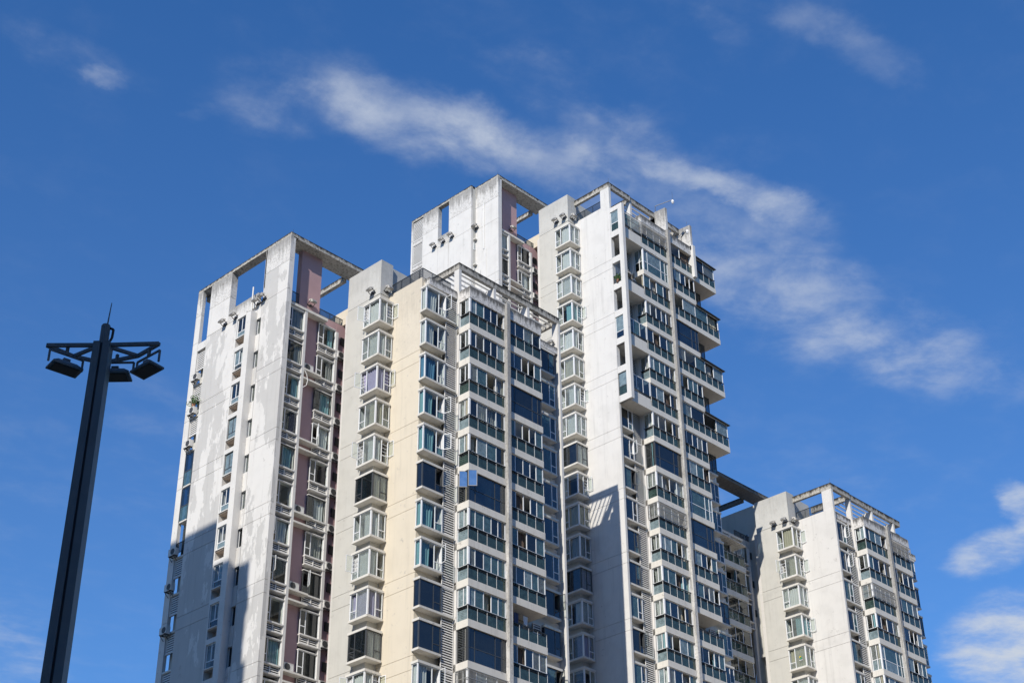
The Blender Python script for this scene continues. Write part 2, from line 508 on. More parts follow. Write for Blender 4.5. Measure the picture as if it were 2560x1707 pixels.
def panels(t, zt, orient, s0, s1, d0, d1, z0, z1, mat, topmat=None, backing=True):
    """plaster wall laid up in bands with open joints between them"""
    cuts = [z0] + joints(zt, z0, z1) + [z1]
    G = 0.015
    for i, (a, b) in enumerate(zip(cuts[:-1], cuts[1:])):
        mb = mapbox(orient, MB(), s0, s1, d0, d1, a + (G if i else 0), b - (G if i < len(cuts) - 2 else 0))
        part('wall_panel', mb, topmat if (topmat and i >= len(cuts) - 2) else mat, t)
    if backing and len(cuts) > 2:
        part('wall_backing', mapbox(orient, MB(), s0 + 0.03, s1 - 0.03, d0 + 0.05, d1 - 0.02, z0 + 0.05, z1 - 0.05), 'joint', t)

# ------------------------------------------------------------------ storey units
def corner_window(t, loc, rng, dark=False, opens='', curt=None, tall=False):
    b = loc
    part('window_slab', lambda: MB().box(0, 0.72, 0, 2.0, 0.22, 0.38).box(0.72, 1.45, 0, 0.74, 0.22, 0.38), 'slab', t, b, key=(0,))
    part('window_hood', lambda: MB().box(0, 0.72, 0, 2.0, 2.31, 2.49).box(0.72, 1.45, 0, 0.74, 2.31, 2.49), 'slab', t, b, key=(0,))
    fm = 'frame_dark' if dark else 'frame_white'
    z0, z1 = 0.38, 2.31
    def fr():
        mb = MB(); w = 0.05
        mb.box(0.05, 0.16, 0.05, 0.16, z0, z1)
        for p0, p1 in ((1.22, 1.29), (1.86, 1.94)): mb.box(0.06, 0.12, p0, p1, z0, z1)
        for zz in (z0, z1 - w): mb.box(0.06, 0.12, 0.16, 1.86, zz, zz + w)
        mb.box(0.06, 0.12, 1.29, 1.86, z0 + 0.58, z0 + 0.64)
        for q0, q1 in ((0.76, 0.83), (1.37, 1.43)): mb.box(q0, q1, 0.06, 0.12, z0, z1)
        for zz in (z0, z1 - w): mb.box(0.16, 1.37, 0.06, 0.12, zz, zz + w)
        mb.box(0.83, 1.37, 0.06, 0.12, z0 + 0.58, z0 + 0.64)
        mb.box(0.06, 0.60, 1.90, 1.95, z0, z1)
        return mb
    f = part('corner_window', fr, fm, t, b, key=(1,))
    g = (lambda: rng.choice(['glass_clear', 'glass_clear', 'glass_dusty'])) if not dark else (lambda: 'glass_dark')
    pane(f, 'A', 0.16, 1.22, 0.085, z0 + .05, z1 - .05, g(), b)
    if 'a' not in opens: pane(f, 'A', 1.29, 1.86, 0.085, z0 + .64, z1 - .05, g(), b)
    pane(f, 'A', 1.29, 1.86, 0.085, z0 + .05, z0 + .58, g(), b)
    if dark: g = lambda: 'glass_dusty'
    pane(f, 'B', 0.16, 0.76, 0.085, z0 + .05, z1 - .05, g(), b)
    if 'b' not in opens: pane(f, 'B', 0.83, 1.37, 0.085, z0 + .64, z1 - .05, g(), b)
    pane(f, 'B', 0.83, 1.37, 0.085, z0 + .05, z0 + .58, g(), b)
    if 'a' in opens: sash(f, b, (0.08, 1.88, z0 + .62), 180 + rng.uniform(-25, 5), 0.56, 1.27, fm, 'glass_clear')
    if 'b' in opens: sash(f, b, (1.40, 0.08, z0 + .62), -90 + rng.uniform(-5, 25), 0.53, 1.27, fm, 'glass_clear')
    if curt is None: curt = rng.choice(['curtain_white', 'curtain_white', 'curtain_beige', 'curtain_grey', 'curtain_lilac', 'curtain_white', ''])
    if curt:
        w = rng.choice([0.7, 1.05, 1.6, 1.62]) if not dark else 0.4
        curtain(f, 'A', 0.2, 0.2 + w, 0.24, z0 + .05, z1 - .08, curt, b, rng)
        curtain(f, 'B', 0.30, 0.30 + (rng.choice([0.5, 1.02, 1.02]) if not dark else 1.05), 0.22, z0 + .05, z1 - .08, curt, b, rng)
    if 'a' in opens:
        stuff(part('guard_bars', lambda: MB().box(0.09, 0.11, 1.29, 1.86, z0 + .9, z0 + .93).box(0.09, 0.11, 1.29, 1.86, z0 + 1.2, z0 + 1.23).box(0.09, 0.11, 1.29, 1.86, z0 + 1.5, z0 + 1.53), 'frame_white', f, b, key=(1,)))
    if 'b' in opens:
        stuff(part('guard_bars', lambda: MB().box(0.83, 1.37, 0.09, 0.11, z0 + .9, z0 + .93).box(0.83, 1.37, 0.09, 0.11, z0 + 1.2, z0 + 1.23).box(0.83, 1.37, 0.09, 0.11, z0 + 1.5, z0 + 1.53), 'frame_white', f, b, key=(2,)))
    return f

def bay_window(t, loc, rng, width, long_slab, side=True, dark=False, opened=False, curt=None, hood=True, blue=False):
    b = loc; W = width; SW = W + (1.12 if long_slab else 0.0)
    part('window_slab', lambda: MB().box(0, SW, 0, 0.72, 0.22, 0.38), 'slab', t, b, key=R4(W, SW, 5))
    if hood: part('window_hood', lambda: MB().box(0, W, 0, 0.72, 2.31, 2.49), 'slab', t, b, key=R4(W, 6))
    fm = 'frame_dark' if dark else 'frame_white'
    z0, z1 = 0.38, 2.31; c = W * 0.64
    def fr():
        mb = MB(); w = 0.05
        mb.box(0.04, 0.13, 0.05, 0.15, z0, z1)
        mb.box(c - .035, c + .035, 0.06, 0.12, z0, z1); mb.box(W - .12, W - .03, 0.06, 0.14, z0, z1)
        for zz in (z0, z1 - w): mb.box(0.13, W - .12, 0.06, 0.12, zz, zz + w)
        mb.box(c + .035, W - .12, 0.06, 0.12, z0 + .58, z0 + .64)
        mb.box(W - .10, W - .04, 0.14, 0.60, z0, z1)
        if side:
            mb.box(0.05, 0.11, 0.60, 0.66, z0, z1)
            for zz in (z0, z1 - w): mb.box(0.05, 0.11, 0.15, 0.60, zz, zz + w)
        else:
            mb.box(0.05, 0.10, 0.15, 0.66, z0, z1)
        return mb
    f = part('bay_window', fr, fm, t, b, key=R4(W, side))
    gl = (['glass_blue', 'glass_teal', 'glass_dark'] if blue else ['glass_dark', 'glass_dark', 'glass_blue']) if (dark or blue) else ['glass_clear', 'glass_teal', 'glass_clear']
    pane(f, 'B', 0.13, c - .035, 0.085, z0 + .05, z1 - .05, rng.choice(gl[:1] if not (dark or blue) else gl), b)
    if not opened: pane(f, 'B', c + .035, W - .12, 0.085, z0 + .64, z1 - .05, rng.choice(gl), b)
    pane(f, 'B', c + .035, W - .12, 0.085, z0 + .05, z0 + .58, rng.choice(gl), b)
    if side: pane(f, 'A', 0.15, 0.60, 0.075, z0 + .05, z1 - .05, gl[0], b)
    if opened: sash(f, b, (W - .08, 0.06, z0 + .62), -90 + rng.uniform(-30, 35), W - .15 - c, 1.27, fm, 'glass_clear')
    if curt is None: curt = rng.choice(['curtain_white', 'curtain_blue', 'curtain_teal', 'curtain_teal', 'curtain_white', ''])
    if curt:
        k = rng.choice([0.7, 0.95, 1.0]) * (c - 0.2)
        curtain(f, 'B', 0.2, 0.2 + k, 0.26, z0 + .05, z1 - .08, curt, b, rng)
        if side: curtain(f, 'A', 0.3, 0.62, 0.2, z0 + .05, z1 - .08, curt, b, rng)
    return f

def grille(parent, base, w, z0, z1, depth_side=0.0, mat='grille_grey'):
    mb, bb = MB(), MB()
    for zz in (z0, (z0 + z1) / 2, z1): mb.box(0, w, -0.10, -0.06, zz - .02, zz + .02)
    mb.box(0, .04, -0.10, -0.06, z0, z1).box(w - .04, w, -0.10, -0.06, z0, z1)
    n = int(w / 0.115)
    for i in range(1, n): bb.box(w * i / n - .009, w * i / n + .009, -0.09, -0.07, z0, z1)
    if depth_side:
        for zz in (z0, (z0 + z1) / 2, z1): mb.box(-0.10, -0.06, -0.10, depth_side, zz - .02, zz + .02)
        m = int(depth_side / 0.115)
        for i in range(1, m + 1): bb.box(-0.09, -0.07, depth_side * i / m - .011, depth_side * i / m + .011, z0, z1)
    o = part('window_grille', mb, mat, parent, base)
    stuff(part('bars', bb, mat, parent, base))
    return o

def balcony(t, loc, rng, W, kind='std', side=True, cut_left=0.0, solid=0.0, slab=True, D=1.92, side_d=1.14, endcap=False, gl=None):
    """one storey of a glazed balcony; loc is its outer left corner at floor level"""
    b = loc
    if slab: part('balcony_slab', lambda: MB().box(0, W, 0, D, -0.55, 0), 'slab', t, b, key=R4(W, D))
    zr = 1.05
    full = kind in ('full', 'fullwhite', 'fulldark')
    s0 = solid
    # --- balustrade
    if not full:
        n = max(2, round((W - s0) / 0.96))
        def rail():
            mb = MB()
            mb.box(s0 if s0 else 0.02, W, 0.03, 0.10, zr - .06, zr)
            mb.box(s0 + .06, W, 0.05, 0.08, zr - .17, zr - .145).box(s0 + .06, W, 0.05, 0.08, zr - .27, zr - .245)
            if side: mb.box(0.03, 0.10, 0.10, side_d, zr - .06, zr).box(0.05, 0.08, 0.10, side_d, zr - .17, zr - .145).box(0.05, 0.08, 0.10, side_d, zr - .27, zr - .245)
            return mb
        f = part('balustrade', rail, 'rail_dark', t, b, key=R4(W, side, s0, side_d))
        for i in range(n + 1):
            x = s0 + .03 + (W - s0 - .06) * i / n
            part('post', lambda: MB().box(-.015, .015, 0.045, 0.08, 0, zr - .06), 'louvre', f, Vector(b) + Vector((x, 0, 0)), key=(1,))
        if side: part('post', lambda: MB().box(0.03, 0.10, side_d - .05, side_d, 0, zr - .06), 'frame_white', f, b, key=R4(side_d))
        for i in range(n):
            x0 = s0 + .03 + (W - s0 - .06) * i / n + .03; x1 = s0 + .03 + (W - s0 - .06) * (i + 1) / n - .03
            o = part('glass_panel', lambda: MB().box(0, x1 - x0, 0, 0.012, 0, zr - .30 + .0), 'glass_green', f, Vector(b) + Vector((x0, 0.06, 0.04)), key=R4(x1 - x0))
        if side:
            part('glass_panel', lambda: MB().box(0, 0.012, 0, side_d - .16, 0, zr - .30), 'glass_pale' if rng.random() < .6 else 'glass_green', f, Vector(b) + Vector((0.06, 0.12, 0.04)), key=R4(side_d, 77))
    if kind == 'open': return
    # --- glazing
    z0, z1 = (zr + .02, 2.45) if not full else (0.02, 2.45)
    fm = 'frame_dark' if kind in ('full', 'fulldark') else 'frame_white'
    nv = rng.choice([4, 5]) if not full else 4
    fx = [s0 + (W - s0) * k for k in ([0, .2, .42, .62, .8, 1] if nv == 5 else [0, .24, .5, .76, 1])]
    if full: fx = [0, W * .2, W * .72, W * .88, W]
    corner = 0.14 if kind != 'full' else 0.06
    def fr():
        mb = MB(); w = .05
        for k, x in enumerate(fx):
            hw = .03 if 0 < k < len(fx) - 1 else .04
            x = min(max(x, hw), W - hw)
            mb.box(x - hw, x + hw, 0.10, 0.16, z0, z1)
        if side: mb.box(0.03, 0.03 + corner, 0.03, 0.03 + corner, z0 - (0.0), z1)
        for zz in (z0, z1 - w): mb.box(fx[0] + .03, W - .03, 0.10, 0.16, zz, zz + w)
        if full: mb.box(.03, W - .03, 0.10, 0.16, 1.02, 1.08)
        if side:
            for p in (side_d * .5, side_d - .03): mb.box(0.10, 0.16, p - .03, p + .03, z0, z1)
            for zz in (z0, z1 - w): mb.box(0.10, 0.16, 0.17, side_d - .06, zz, zz + w)
            if full: mb.box(0.10, 0.16, 0.17, side_d - .06, 1.02, 1.08)
        return mb
    g = part('balcony_window', fr, fm, t, b, key=R4(W, side, s0, z0, nv, corner, full, side_d))
    opens = set()
    if kind in ('std', 'grille'):
        k = rng.choice([1, 1, 2, 2, 3]) % (len(fx) - 1)
        if rng.random() < .62: opens.add(k)
        if rng.random() < .3: opens.add((k + 1) % (len(fx) - 1))
    for k, (x0, x1) in enumerate(zip(fx[:-1], fx[1:])):
        if k in opens:
            if rng.random() < .45: curtain(g, 'B', x0 + .05, x1 - .05, 0.36, z0 + .05, z1 - .1, rng.choice(['curtain_brown', 'curtain_beige', 'curtain_grey']), b, rng)
            continue
        if full:
            gm = {'full': ['glass_blue', 'glass_blue'], 'fulldark': ['glass_dark', 'glass_blue'], 'fullwhite': ['glass_teal', 'glass_pale', 'glass_teal']}[kind]
            if rng.random() < .55: curtain(g, 'B', x0 + .08, x1 - .08, 0.36, z0 + .05, z1 - .1, rng.choice(['curtain_white', 'curtain_grey', 'curtain_beige', 'curtain_teal']), b, rng)
            for a, c in ((z0 + .05, 1.02), (1.08, z1 - .05)): pane(g, 'B', x0 + .03, x1 - .03, 0.125, a, c, rng.choice(gm), b)
        else:
            pane(g, 'B', x0 + .03, x1 - .03, 0.125, z0 + .05, z1 - .05, rng.choice(gl or ['glass_teal', 'glass_teal', 'glass_blue', 'glass_dark', 'glass_clear', 'glass_pale', 'glass_dusty']), b)
            if rng.random() < .25: curtain(g, 'B', x0 + .05, x1 - .05, 0.36, z0 + .05, z1 - .1, rng.choice(['curtain_white', 'curtain_beige', 'curtain_teal', 'curtain_grey']), b, rng)
    if side:
        for p0, p1 in ((0.17, side_d * .5 - .03), (side_d * .5 + .03, side_d - .06)):
            zz = ((z0 + .05, z1 - .05),) if not full else ((z0 + .05, 1.02), (1.08, z1 - .05))
            for a, c in zz: pane(g, 'A', p0, p1, 0.125, a, c, 'glass_dark' if kind in ('full', 'fulldark') else rng.choice(['glass_dusty', 'glass_pale', 'glass_clear']), b)
        if not full and rng.random() < .5: curtain(g, 'A', 0.2, side_d - .1, 0.3, z0 + .05, z1 - .1, rng.choice(['curtain_white', 'curtain_grey']), b, rng)
    if endcap:
        pane(g, 'A', 0.18, D - .1, W - .08, z0, z1, 'glass_dark', b)
    if kind == 'grille': grille(g, b, W, zr + .05, 2.42, side_d if side else 0)
    return g

# ------------------------------------------------------------------ the apartment towers (one plan, three staggered copies)
Q0, P0 = 76.0, 80.0

def tower_east(t, zt, cfg, rng):
    nf = cfg['nf']
    ZB = zt - 3 * nf - 0.5              # below this only plain storeys
    wend = cfg['wend']
    wallmat = cfg['wall']
    # --- walls
    panels(t, zt, 'A', 80.75, 83.45, 68.2, 68.45, GROUND, zt + 3.28, cfg['grey'])
    part('penthouse', MB().box(68.2, 69.43, 79.57, 83.45, zt + 3.32, zt + 6.48).box(69.43, 72.4, 79.85, 83.4, zt + 3.32, zt + 6.44), 'grey_wall_top', t)
    panels(t, zt, 'A', wend, 79.57, 69.17, 69.42, GROUND, zt + 3.5, wallmat, 'cream_top' if wallmat == 'cream' else None)
    part('lower_storeys', MB().box(69.45, 83.9, 75.9, 83.3, GROUND, ZB - .2).box(68.5, 69.4, 79.6, 83.3, GROUND, ZB - .2), 'slab', t)
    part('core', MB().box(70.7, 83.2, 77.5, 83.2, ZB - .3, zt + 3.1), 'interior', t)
    part('rear_wall', MB().box(68.5, 83.9, 83.3, 84.0, GROUND, zt + 3.3).box(83.6, 83.85, 76.2, 83.3, GROUND, zt + 3.3), 'plain_block', t)
    part('roof_slab', MB().box(69.45, 83.9, 76.0, 83.25, zt + 2.85, zt + 3.15), 'roof_deck', t)
    part('wall_strip', MB().box(72.47, 72.72, 75.12, 75.9, ZB, zt + 3.4).box(71.25, 72.47, 75.92, 76.2, ZB, zt + 3.3).box(80.5, 81.58, 75.85, 76.1, ZB, zt + 3.3), 'white', t)
    part('pillar', MB().box(76.33, 76.68, 73.69, 75.85, GROUND, zt + 3.48), 'white_top', t)
    if cfg.get('fin', True):
        part('fin_wall', MB().box(83.9, 84.12, 75.13, 77.4, GROUND, zt + 3.2).box(83.9, 84.12, 75.13, 75.195, zt + 3.2, zt + 5.55), 'white', t)
    if cfg.get('stack2'):                   # second stair tower at the far corner of the roof
        part('roof_box', MB().box(80.9, 84.0, 78.6, 82.9, zt + 3.15, zt + 6.9), 'grey_wall_top', t)
    for i in range(nf):
        zf = zt - 3 * i
        # floor plate, party wall behind balconies, spandrels between windows
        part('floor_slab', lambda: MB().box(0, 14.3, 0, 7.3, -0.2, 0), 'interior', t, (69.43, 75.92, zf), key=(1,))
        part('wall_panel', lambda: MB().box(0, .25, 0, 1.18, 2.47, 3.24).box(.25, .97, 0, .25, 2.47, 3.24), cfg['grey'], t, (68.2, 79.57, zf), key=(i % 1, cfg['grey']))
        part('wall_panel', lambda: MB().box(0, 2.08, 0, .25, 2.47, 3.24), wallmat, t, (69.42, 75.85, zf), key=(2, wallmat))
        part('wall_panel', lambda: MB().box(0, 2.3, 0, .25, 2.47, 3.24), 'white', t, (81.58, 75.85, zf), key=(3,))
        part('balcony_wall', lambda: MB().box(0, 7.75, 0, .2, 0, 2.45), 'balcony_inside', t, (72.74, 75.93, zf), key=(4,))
        part('balcony_door', lambda: MB().box(.4, 2.8, -.05, -.005, .02, 2.2), 'glass_dark', t, (72.74, 75.93, zf), key=(5,))
        part('balcony_door', lambda: MB().box(4.6, 7.2, -.05, -.005, .02, 2.2), 'glass_dark', t, (72.74, 75.93, zf), key=(6,))
        # windows
        corner_window(t, (67.62, 78.9, zf), rng, dark=i in cfg['cdark'], opens=cfg['copen'].get(i, ''), curt=cfg['ccurt'].get(i))
        terrace = i in cfg.get('terr', ())
        above = i < cfg.get('nterr', 0)
        long_ = (i % 2 == 0)
        if not above:
            x0 = 69.05 if wend > 75.5 else 69.44
            bay_window(t, (x0, 75.17, zf), rng, 71.18 - x0, long_, side=wend > 75.5, dark=i in cfg['bdark'], blue=(wend < 75.5), opened=cfg['bopen'].get(i, False), curt=cfg['bcurt'].get(i))
            louvre_panel(t, 'B', 71.26, 72.42, 75.32, zf + (.40 if long_ else -.60), zf + (2.40 if long_ else 2.96 + .20))
        else:
            louvre_panel(t, 'B', 71.30, 72.40, 75.42, zf + .02, zf + 2.42)
            part('terrace_wall', lambda: MB().box(0, 1.85, 0, .2, 0, 2.45), 'balcony_inside', t, (69.44, 75.93, zf), key=(9,))
        # balconies
        k1, k2 = cfg['b1'].get(i, 'std'), cfg['b2'].get(i, 'std')
        if terrace:
            part('terrace_slab', lambda: MB().box(69.3, 72.47, 73.94, 75.9, -0.55, 0), 'slab', t, (0, 0, zf), key=(1,))
            part('terrace_parapet', lambda: MB().box(69.62, 72.35, 73.96, 74.10, 0, .62), 'slab', t, (0, 0, zf), key=(1,))
            bars_rail(t, 'terrace_rail', [(69.62, 74.03), (72.4, 74.03)], zf + .62, zf + .92)
            balcony(t, (72.47, 73.94, zf), rng, 3.86, k1, side=False)
            if cfg['terr'].get(i) == 'glazed':
                mbk = MB()
                for x in (69.65, 70.55, 71.45, 72.38): mbk.box(x - .03, x + .03, 74.04, 74.10, zf + .95, zf + 2.45)
                mbk.box(69.65, 72.38, 74.04, 74.10, zf + 2.38, zf + 2.45)
                fw = part('terrace_window', mbk, 'frame_white', t)
                for x in (69.68, 70.58, 71.48): pane(fw, 'B', x, x + .84, 74.06, zf + .95, zf + 2.38, rng.choice(['glass_teal', 'glass_blue', 'glass_clear']), (0, 0, 0))
            if cfg['terr'].get(i) == 'grille':
                gw = part('terrace_window', MB().box(69.62, 72.4, 74.04, 74.1, zf + 2.36, zf + 2.45).box(69.62, 69.7, 74.04, 74.1, zf + .95, zf + 2.36), 'frame_white', t)
                pane(gw, 'B', 69.7, 71.0, 74.06, zf + .95, zf + 2.36, 'glass_teal', (0, 0, 0)); pane(gw, 'B', 71.05, 72.36, 74.06, zf + .95, zf + 2.36, 'glass_pale', (0, 0, 0))
                grille(gw, (69.6, 73.98, zf), 2.85, .95, 2.42)
        else:
            balcony(t, (72.47, 73.94, zf), rng, 3.86, k1, side=True)
        ext = i in cfg.get('ext', ())
        if ext:
            balcony(t, (76.68, 73.94, zf), rng, 7.28, k2, side=False, endcap=True, D=1.92)
            part('awning', lambda: MB().hexa([(3.7, -.12, 2.50), (7.5, -.12, 2.42), (7.5, 2.0, 2.42), (3.7, 2.0, 2.50), (3.7, -.12, 2.56), (7.5, -.12, 2.47), (7.5, 2.0, 2.47), (3.7, 2.0, 2.56)]), 'awning', t, (76.68, 73.94, zf), key=(1,))
            part('balcony_wall', lambda: MB().box(0, 2.6, 0, .2, 0, 2.45), 'balcony_inside', t, (80.6, 76.12, zf), key=(12,))
        else:
            balcony(t, (76.68, 73.94, zf), rng, 3.82, k2, side=False, endcap=True)
        if not (ext or i in cfg.get('noext', ())):
            bay_window(t, (81.6, 75.2, zf), rng, 1.85, False, side=True, blue=True, dark=rng.random() < .3, opened=i in cfg.get('b3open', ()), curt=rng.choice(['', '', 'curtain_blue', 'curtain_teal']))
            louvre_panel(t, 'B', 80.62, 81.5, 75.45, zf + .3, zf + 2.4)
        elif i in cfg.get('noext', ()):
            fw = part('glass_bay', MB().box(80.7, 80.76, 75.2, 75.26, zf, zf + 2.45).box(82.9, 82.96, 75.2, 75.26, zf, zf + 2.45).box(80.76, 82.9, 75.2, 75.26, zf, zf + .06), 'frame_dark', t)
            pane(fw, 'B', 80.76, 81.8, 75.22, zf + .06, zf + 2.45, 'glass_blue', (0, 0, 0)); pane(fw, 'B', 81.85, 82.9, 75.22, zf + .06, zf + 2.45, 'glass_blue', (0, 0, 0))
    # --- parapets above the top storey
    zp = zt + 2.45
    part('parapet', MB().box(72.47, 76.33, 73.94, 74.12, zp - .12, zp + .92).box(72.47, 72.65, 74.12, 75.12, zp - .12, zp + .92), 'parapet', t)
    part('parapet', MB().box(76.68, 80.5, 73.94, 74.12, zp - .12, zp + .92).box(80.32, 80.5, 74.12, 75.85, zp - .12, zp + .92), 'parapet', t)
    part('roof_terrace', MB().box(72.66, 76.33, 74.13, 75.92, zp - .10, zp + .2).box(76.68, 80.31, 74.13, 75.92, zp - .10, zp + .2), 'slab', t)
    part('window_hood', MB().box(69.44, 72.4, 75.3, 75.9, zt + 2.75, zt + 3.4), 'parapet', t)
    part('window_hood', MB().box(80.55, 83.85, 75.25, 75.9, zt + 2.6, zt + 3.2), 'parapet', t)
    # --- roof railing and pergola
    zr0, zr1 = zt + 3.5, zt + 4.45
    bars_rail(t, 'roof_rail', [(69.3, 79.4), (69.3, wend + .1 if wend > 75.5 else 76.0)] + ([(72.3, wend + .1)] if wend > 75.5 else []), zr0, zr1)
    zb0, zb1 = zt + 5.6, zt + 6.2
    QE = 80.24 if cfg.get('ext') else (84.12 if cfg.get('fin', True) else 81.6)
    part('pergola_beam', MB().box(72.5, QE, 75.2, 75.5, zb0, zb1), 'beam', t)
    part('pergola_beam', MB().box(72.5, 72.8, 75.5, 79.7, zb0, zb1), 'beam', t)
    part('pergola_beam', MB().box(QE - .27, QE, 75.5, 78.7, zb0, zb1), 'beam', t)
    if wend < 75.5:
        part('pergola_beam', MB().box(69.2, 69.5, 75.1, 79.6, zb0, zb1), 'beam', t)
        part('pergola_beam', MB().box(69.5, 72.5, 75.1, 75.4, zb0, zb1), 'beam', t)
        part('pergola_post', MB().box(69.2, 69.5, 75.1, 76.2, zt + 3.5, zb0 - .01), 'white', t)
    for q, d in ((72.5, .55), (76.36, 1.0), (80.25, 1.0), (83.85, .6))[:4 if QE > 84 else (3 if QE > 81 else 2)]:
        part('pergola_post', MB().box(q, q + .27, 75.21, 75.2 + d, zt + 3.1, zb0 - .005), 'white', t)
    for k in range(6):
        y = 75.9 + k * .5
        part('pergola_slat', lambda: MB().box(0, QE - 73.1, 0, .075, 0, .12), 'louvre', t, (72.82, y, zb0 + .1), key=R4(QE))
    part('roof_bracket', MB().bar((74.6, 75.8, zt + 3.2), (75.9, 75.6, zt + 4.3), .1).bar((75.9, 75.6, zt + 4.3), (75.9, 75.6, zt + 3.2), .1), 'rail_dark', t)
    louvre_panel(t, 'B', 80.6, 82.6, 75.95, zt + 3.2, zt + 5.3)

def tower_west(t, zt, v, nf, rng):
    """the white wing with pink flank, west of the glazed stack"""
    Z1 = zt + 8.58
    step = v == 'T'
    q = 62.55 if not step else 62.4
    qc = 62.55 if not step else 63.0
    edge = 96.2 if not step else 95.95
    top = 'white_top'
    wm = 'white_patched' if v == 'L' else 'white'
    c1 = 87.15
    zdeck = zt + 3.05
    # corner panel up to the roof frame
    panels(t, zt, 'A', 84.03, c1 - .03 if not step else 87.19, qc, qc + .28, GROUND, Z1 - .3, wm, top)
    part('corner_fin', MB().box(qc + .28, qc + .48, 84.03, 84.24, GROUND, Z1 - .45), 'white', t)
    if not step:
        # slot windows beside the pilaster
        part('wall_panel', MB().box(q, q + .28, 87.72, 89.5, GROUND, zt + 3.0), wm, t)
        part('bay_column', MB().box(61.95, q - .005, 87.65, 88.3, GROUND, zt + 2.55).box(61.95, q - .005, 89.4, 89.52, GROUND, zt + 2.55).box(61.98, q - .005, 88.3, 89.4, zt + 2.46, zt + 2.55), 'white', t)
        for i in range(nf + 1):
            zf = zt - 3 * i
            part('wall_panel', lambda: MB().box(0, .28, 0, .53, 1.95, 3.47), wm, t, (q, 87.16, zf - .02), key=('slot', wm))
            sw = part('slot_window', lambda: MB().box(.16, .22, 0, .05, .47, 1.93).box(.16, .22, .48, .53, .47, 1.93).box(.16, .22, .05, .48, .47, .53), 'frame_white', t, (q, 87.16, zf), key=(1,))
            pane(sw, 'A', .05, .48, .18, .53, 1.93, 'glass_dark' if i > 5 else 'glass_dusty', (q, 87.16, zf))
            # small kitchen window, its sill box and the recess beneath
            part('niche', lambda: MB().box(.55, .6, 0, 1.1, -.2, .52).box(.02, .55, 0, 1.1, .46, .54), 'niche', t, (61.95, 88.3, zf), key=(1,))
            part('window_sill', lambda: MB().box(-.06, .5, 0, 1.1, .54, .62), 'white', t, (61.95, 88.3, zf), key=(1,))
            part('window_head', lambda: MB().box(0, .5, 0, 1.1, 2.42, 2.8), 'white', t, (61.95, 88.3, zf), key=(1,))
            dark = i in (3, 4)
            kw = part('kitchen_window', lambda: MB().box(.1, .16, 0, .06, .62, 2.42).box(.1, .16, 1.04, 1.1, .62, 2.42).box(.1, .16, .5, .56, 1.2, 2.42).box(.1, .16, .06, 1.04, 1.14, 1.2).box(.1, .16, .06, 1.04, 2.36, 2.42).box(.1, .16, .06, 1.04, .62, .67),
                      'frame_dark' if dark else 'frame_white', t, (61.95, 88.3, zf), key=(1,))
            gm = ['glass_pale', 'glass_clear', 'glass_dark', 'glass_blue']
            for s0, s1, a, b_ in ((.06, .5, 1.2, 2.36), (.56, 1.04, 1.2, 2.36), (.06, 1.04, .67, 1.14)):
                pane(kw, 'A', s0, s1, .12, a, b_, rng.choice(gm) if not dark else 'glass_pale', (61.95, 88.3, zf))
            if rng.random() < .5: curtain(kw, 'A', .08, .6, .3, 1.2, 2.3, 'curtain_white', (61.95, 88.3, zf), rng)
            part('room', lambda: MB().box(.5, .54, .0, 1.1, .62, 2.42), 'interior', t, (61.95, 88.3, zf), key=(2,))
        part('wall_panel', MB().box(q, q + .28, 87.16, 87.69, zt + 3.46, Z1 - 5.3), wm, t)
        panels(t, zt, 'A', 89.53, 94.35, q, q + .28, GROUND, zt + 3.22, wm)
        part('wall_panel', MB().box(q, q + .28, 87.72, 91.57, zt + 3.26, zt + 4.52), 'white_top', t)
        panels(t, zt, 'A', 91.6, 94.35, q, q + .6, zt + 3.26, Z1 - .32, 'white', top, backing=False)
        part('roof_frame', MB().box(q, q + .75, 84.03, edge, Z1 - .31, Z1), 'beam', t)
        part('roof_frame', MB().box(q, q + .28, 87.0, 87.15, zt + 4.6, Z1 - .32), 'white', t)
        panels(t, zt, 'A', 95.5, edge, q, q + .3, GROUND, Z1 - .32, 'white', top, backing=False)
        part('wall_panel', MB().box(q, q + .28, 94.37, 95.48, zt + 2.35, zt + 3.05), 'white', t)
        # niche column near the far edge
        part('niche_back', MB().box(q + .55, q + .65, 94.36, 95.5, GROUND, zt + 2.35), 'grey_wall', t)
        for i in range(nf):
            zf = zt - 3 * i
            if i in (0, 1, 2) or i >= 6:
                louvre_panel(t, 'A', 94.4, 95.46, q + .08, zf + .45, zf + 2.1)
            elif i in (3, 4):
                gw = part('glazed_niche', MB().box(q, q + .06, 94.38, 94.46, zf - .95, zf + 1.9).box(q, q + .06, 95.4, 95.48, zf - .95, zf + 1.9).box(q, q + .06, 94.46, 95.4, zf + .3, zf + .38).box(q, q + .06, 94.46, 95.4, zf + 1.84, zf + 1.9), 'frame_dark', t)
                pane(gw, 'A', 94.46, 95.4, q + .02, zf - .9, zf + .3, 'glass_teal', (0, 0, 0)); pane(gw, 'A', 94.46, 95.4, q + .02, zf + .38, zf + 1.84, 'glass_blue', (0, 0, 0))
            else:
                bars_rail(t, 'niche_rail', [(q + .05, 94.4), (q + .05, 95.46)], zf - .6, zf + .3)
                part('niche_door', MB().box(q + .4, q + .46, 94.5, 95.3, zf - .6, zf + 1.6), 'glass_dark', t)
            part('niche_floor', MB().box(q + .02, q + .56, 94.37, 95.48, zf - 1.0, zf - .86), 'slab', t)
    else:
        # stepped variant: this part of the wall stands forward of the corner panel
        part('wall_return', MB().box(q + .25, qc + .3, 87.2, 87.36, GROUND, Z1), 'grey_wall', t)
        panels(t, zt, 'A', 87.2, 90.4, q, q + .25, GROUND, Z1 - .3, wm, top)
        panels(t, zt, 'A', 90.42, 91.95, q, q + .25, GROUND, zt + 4.5, wm, top)
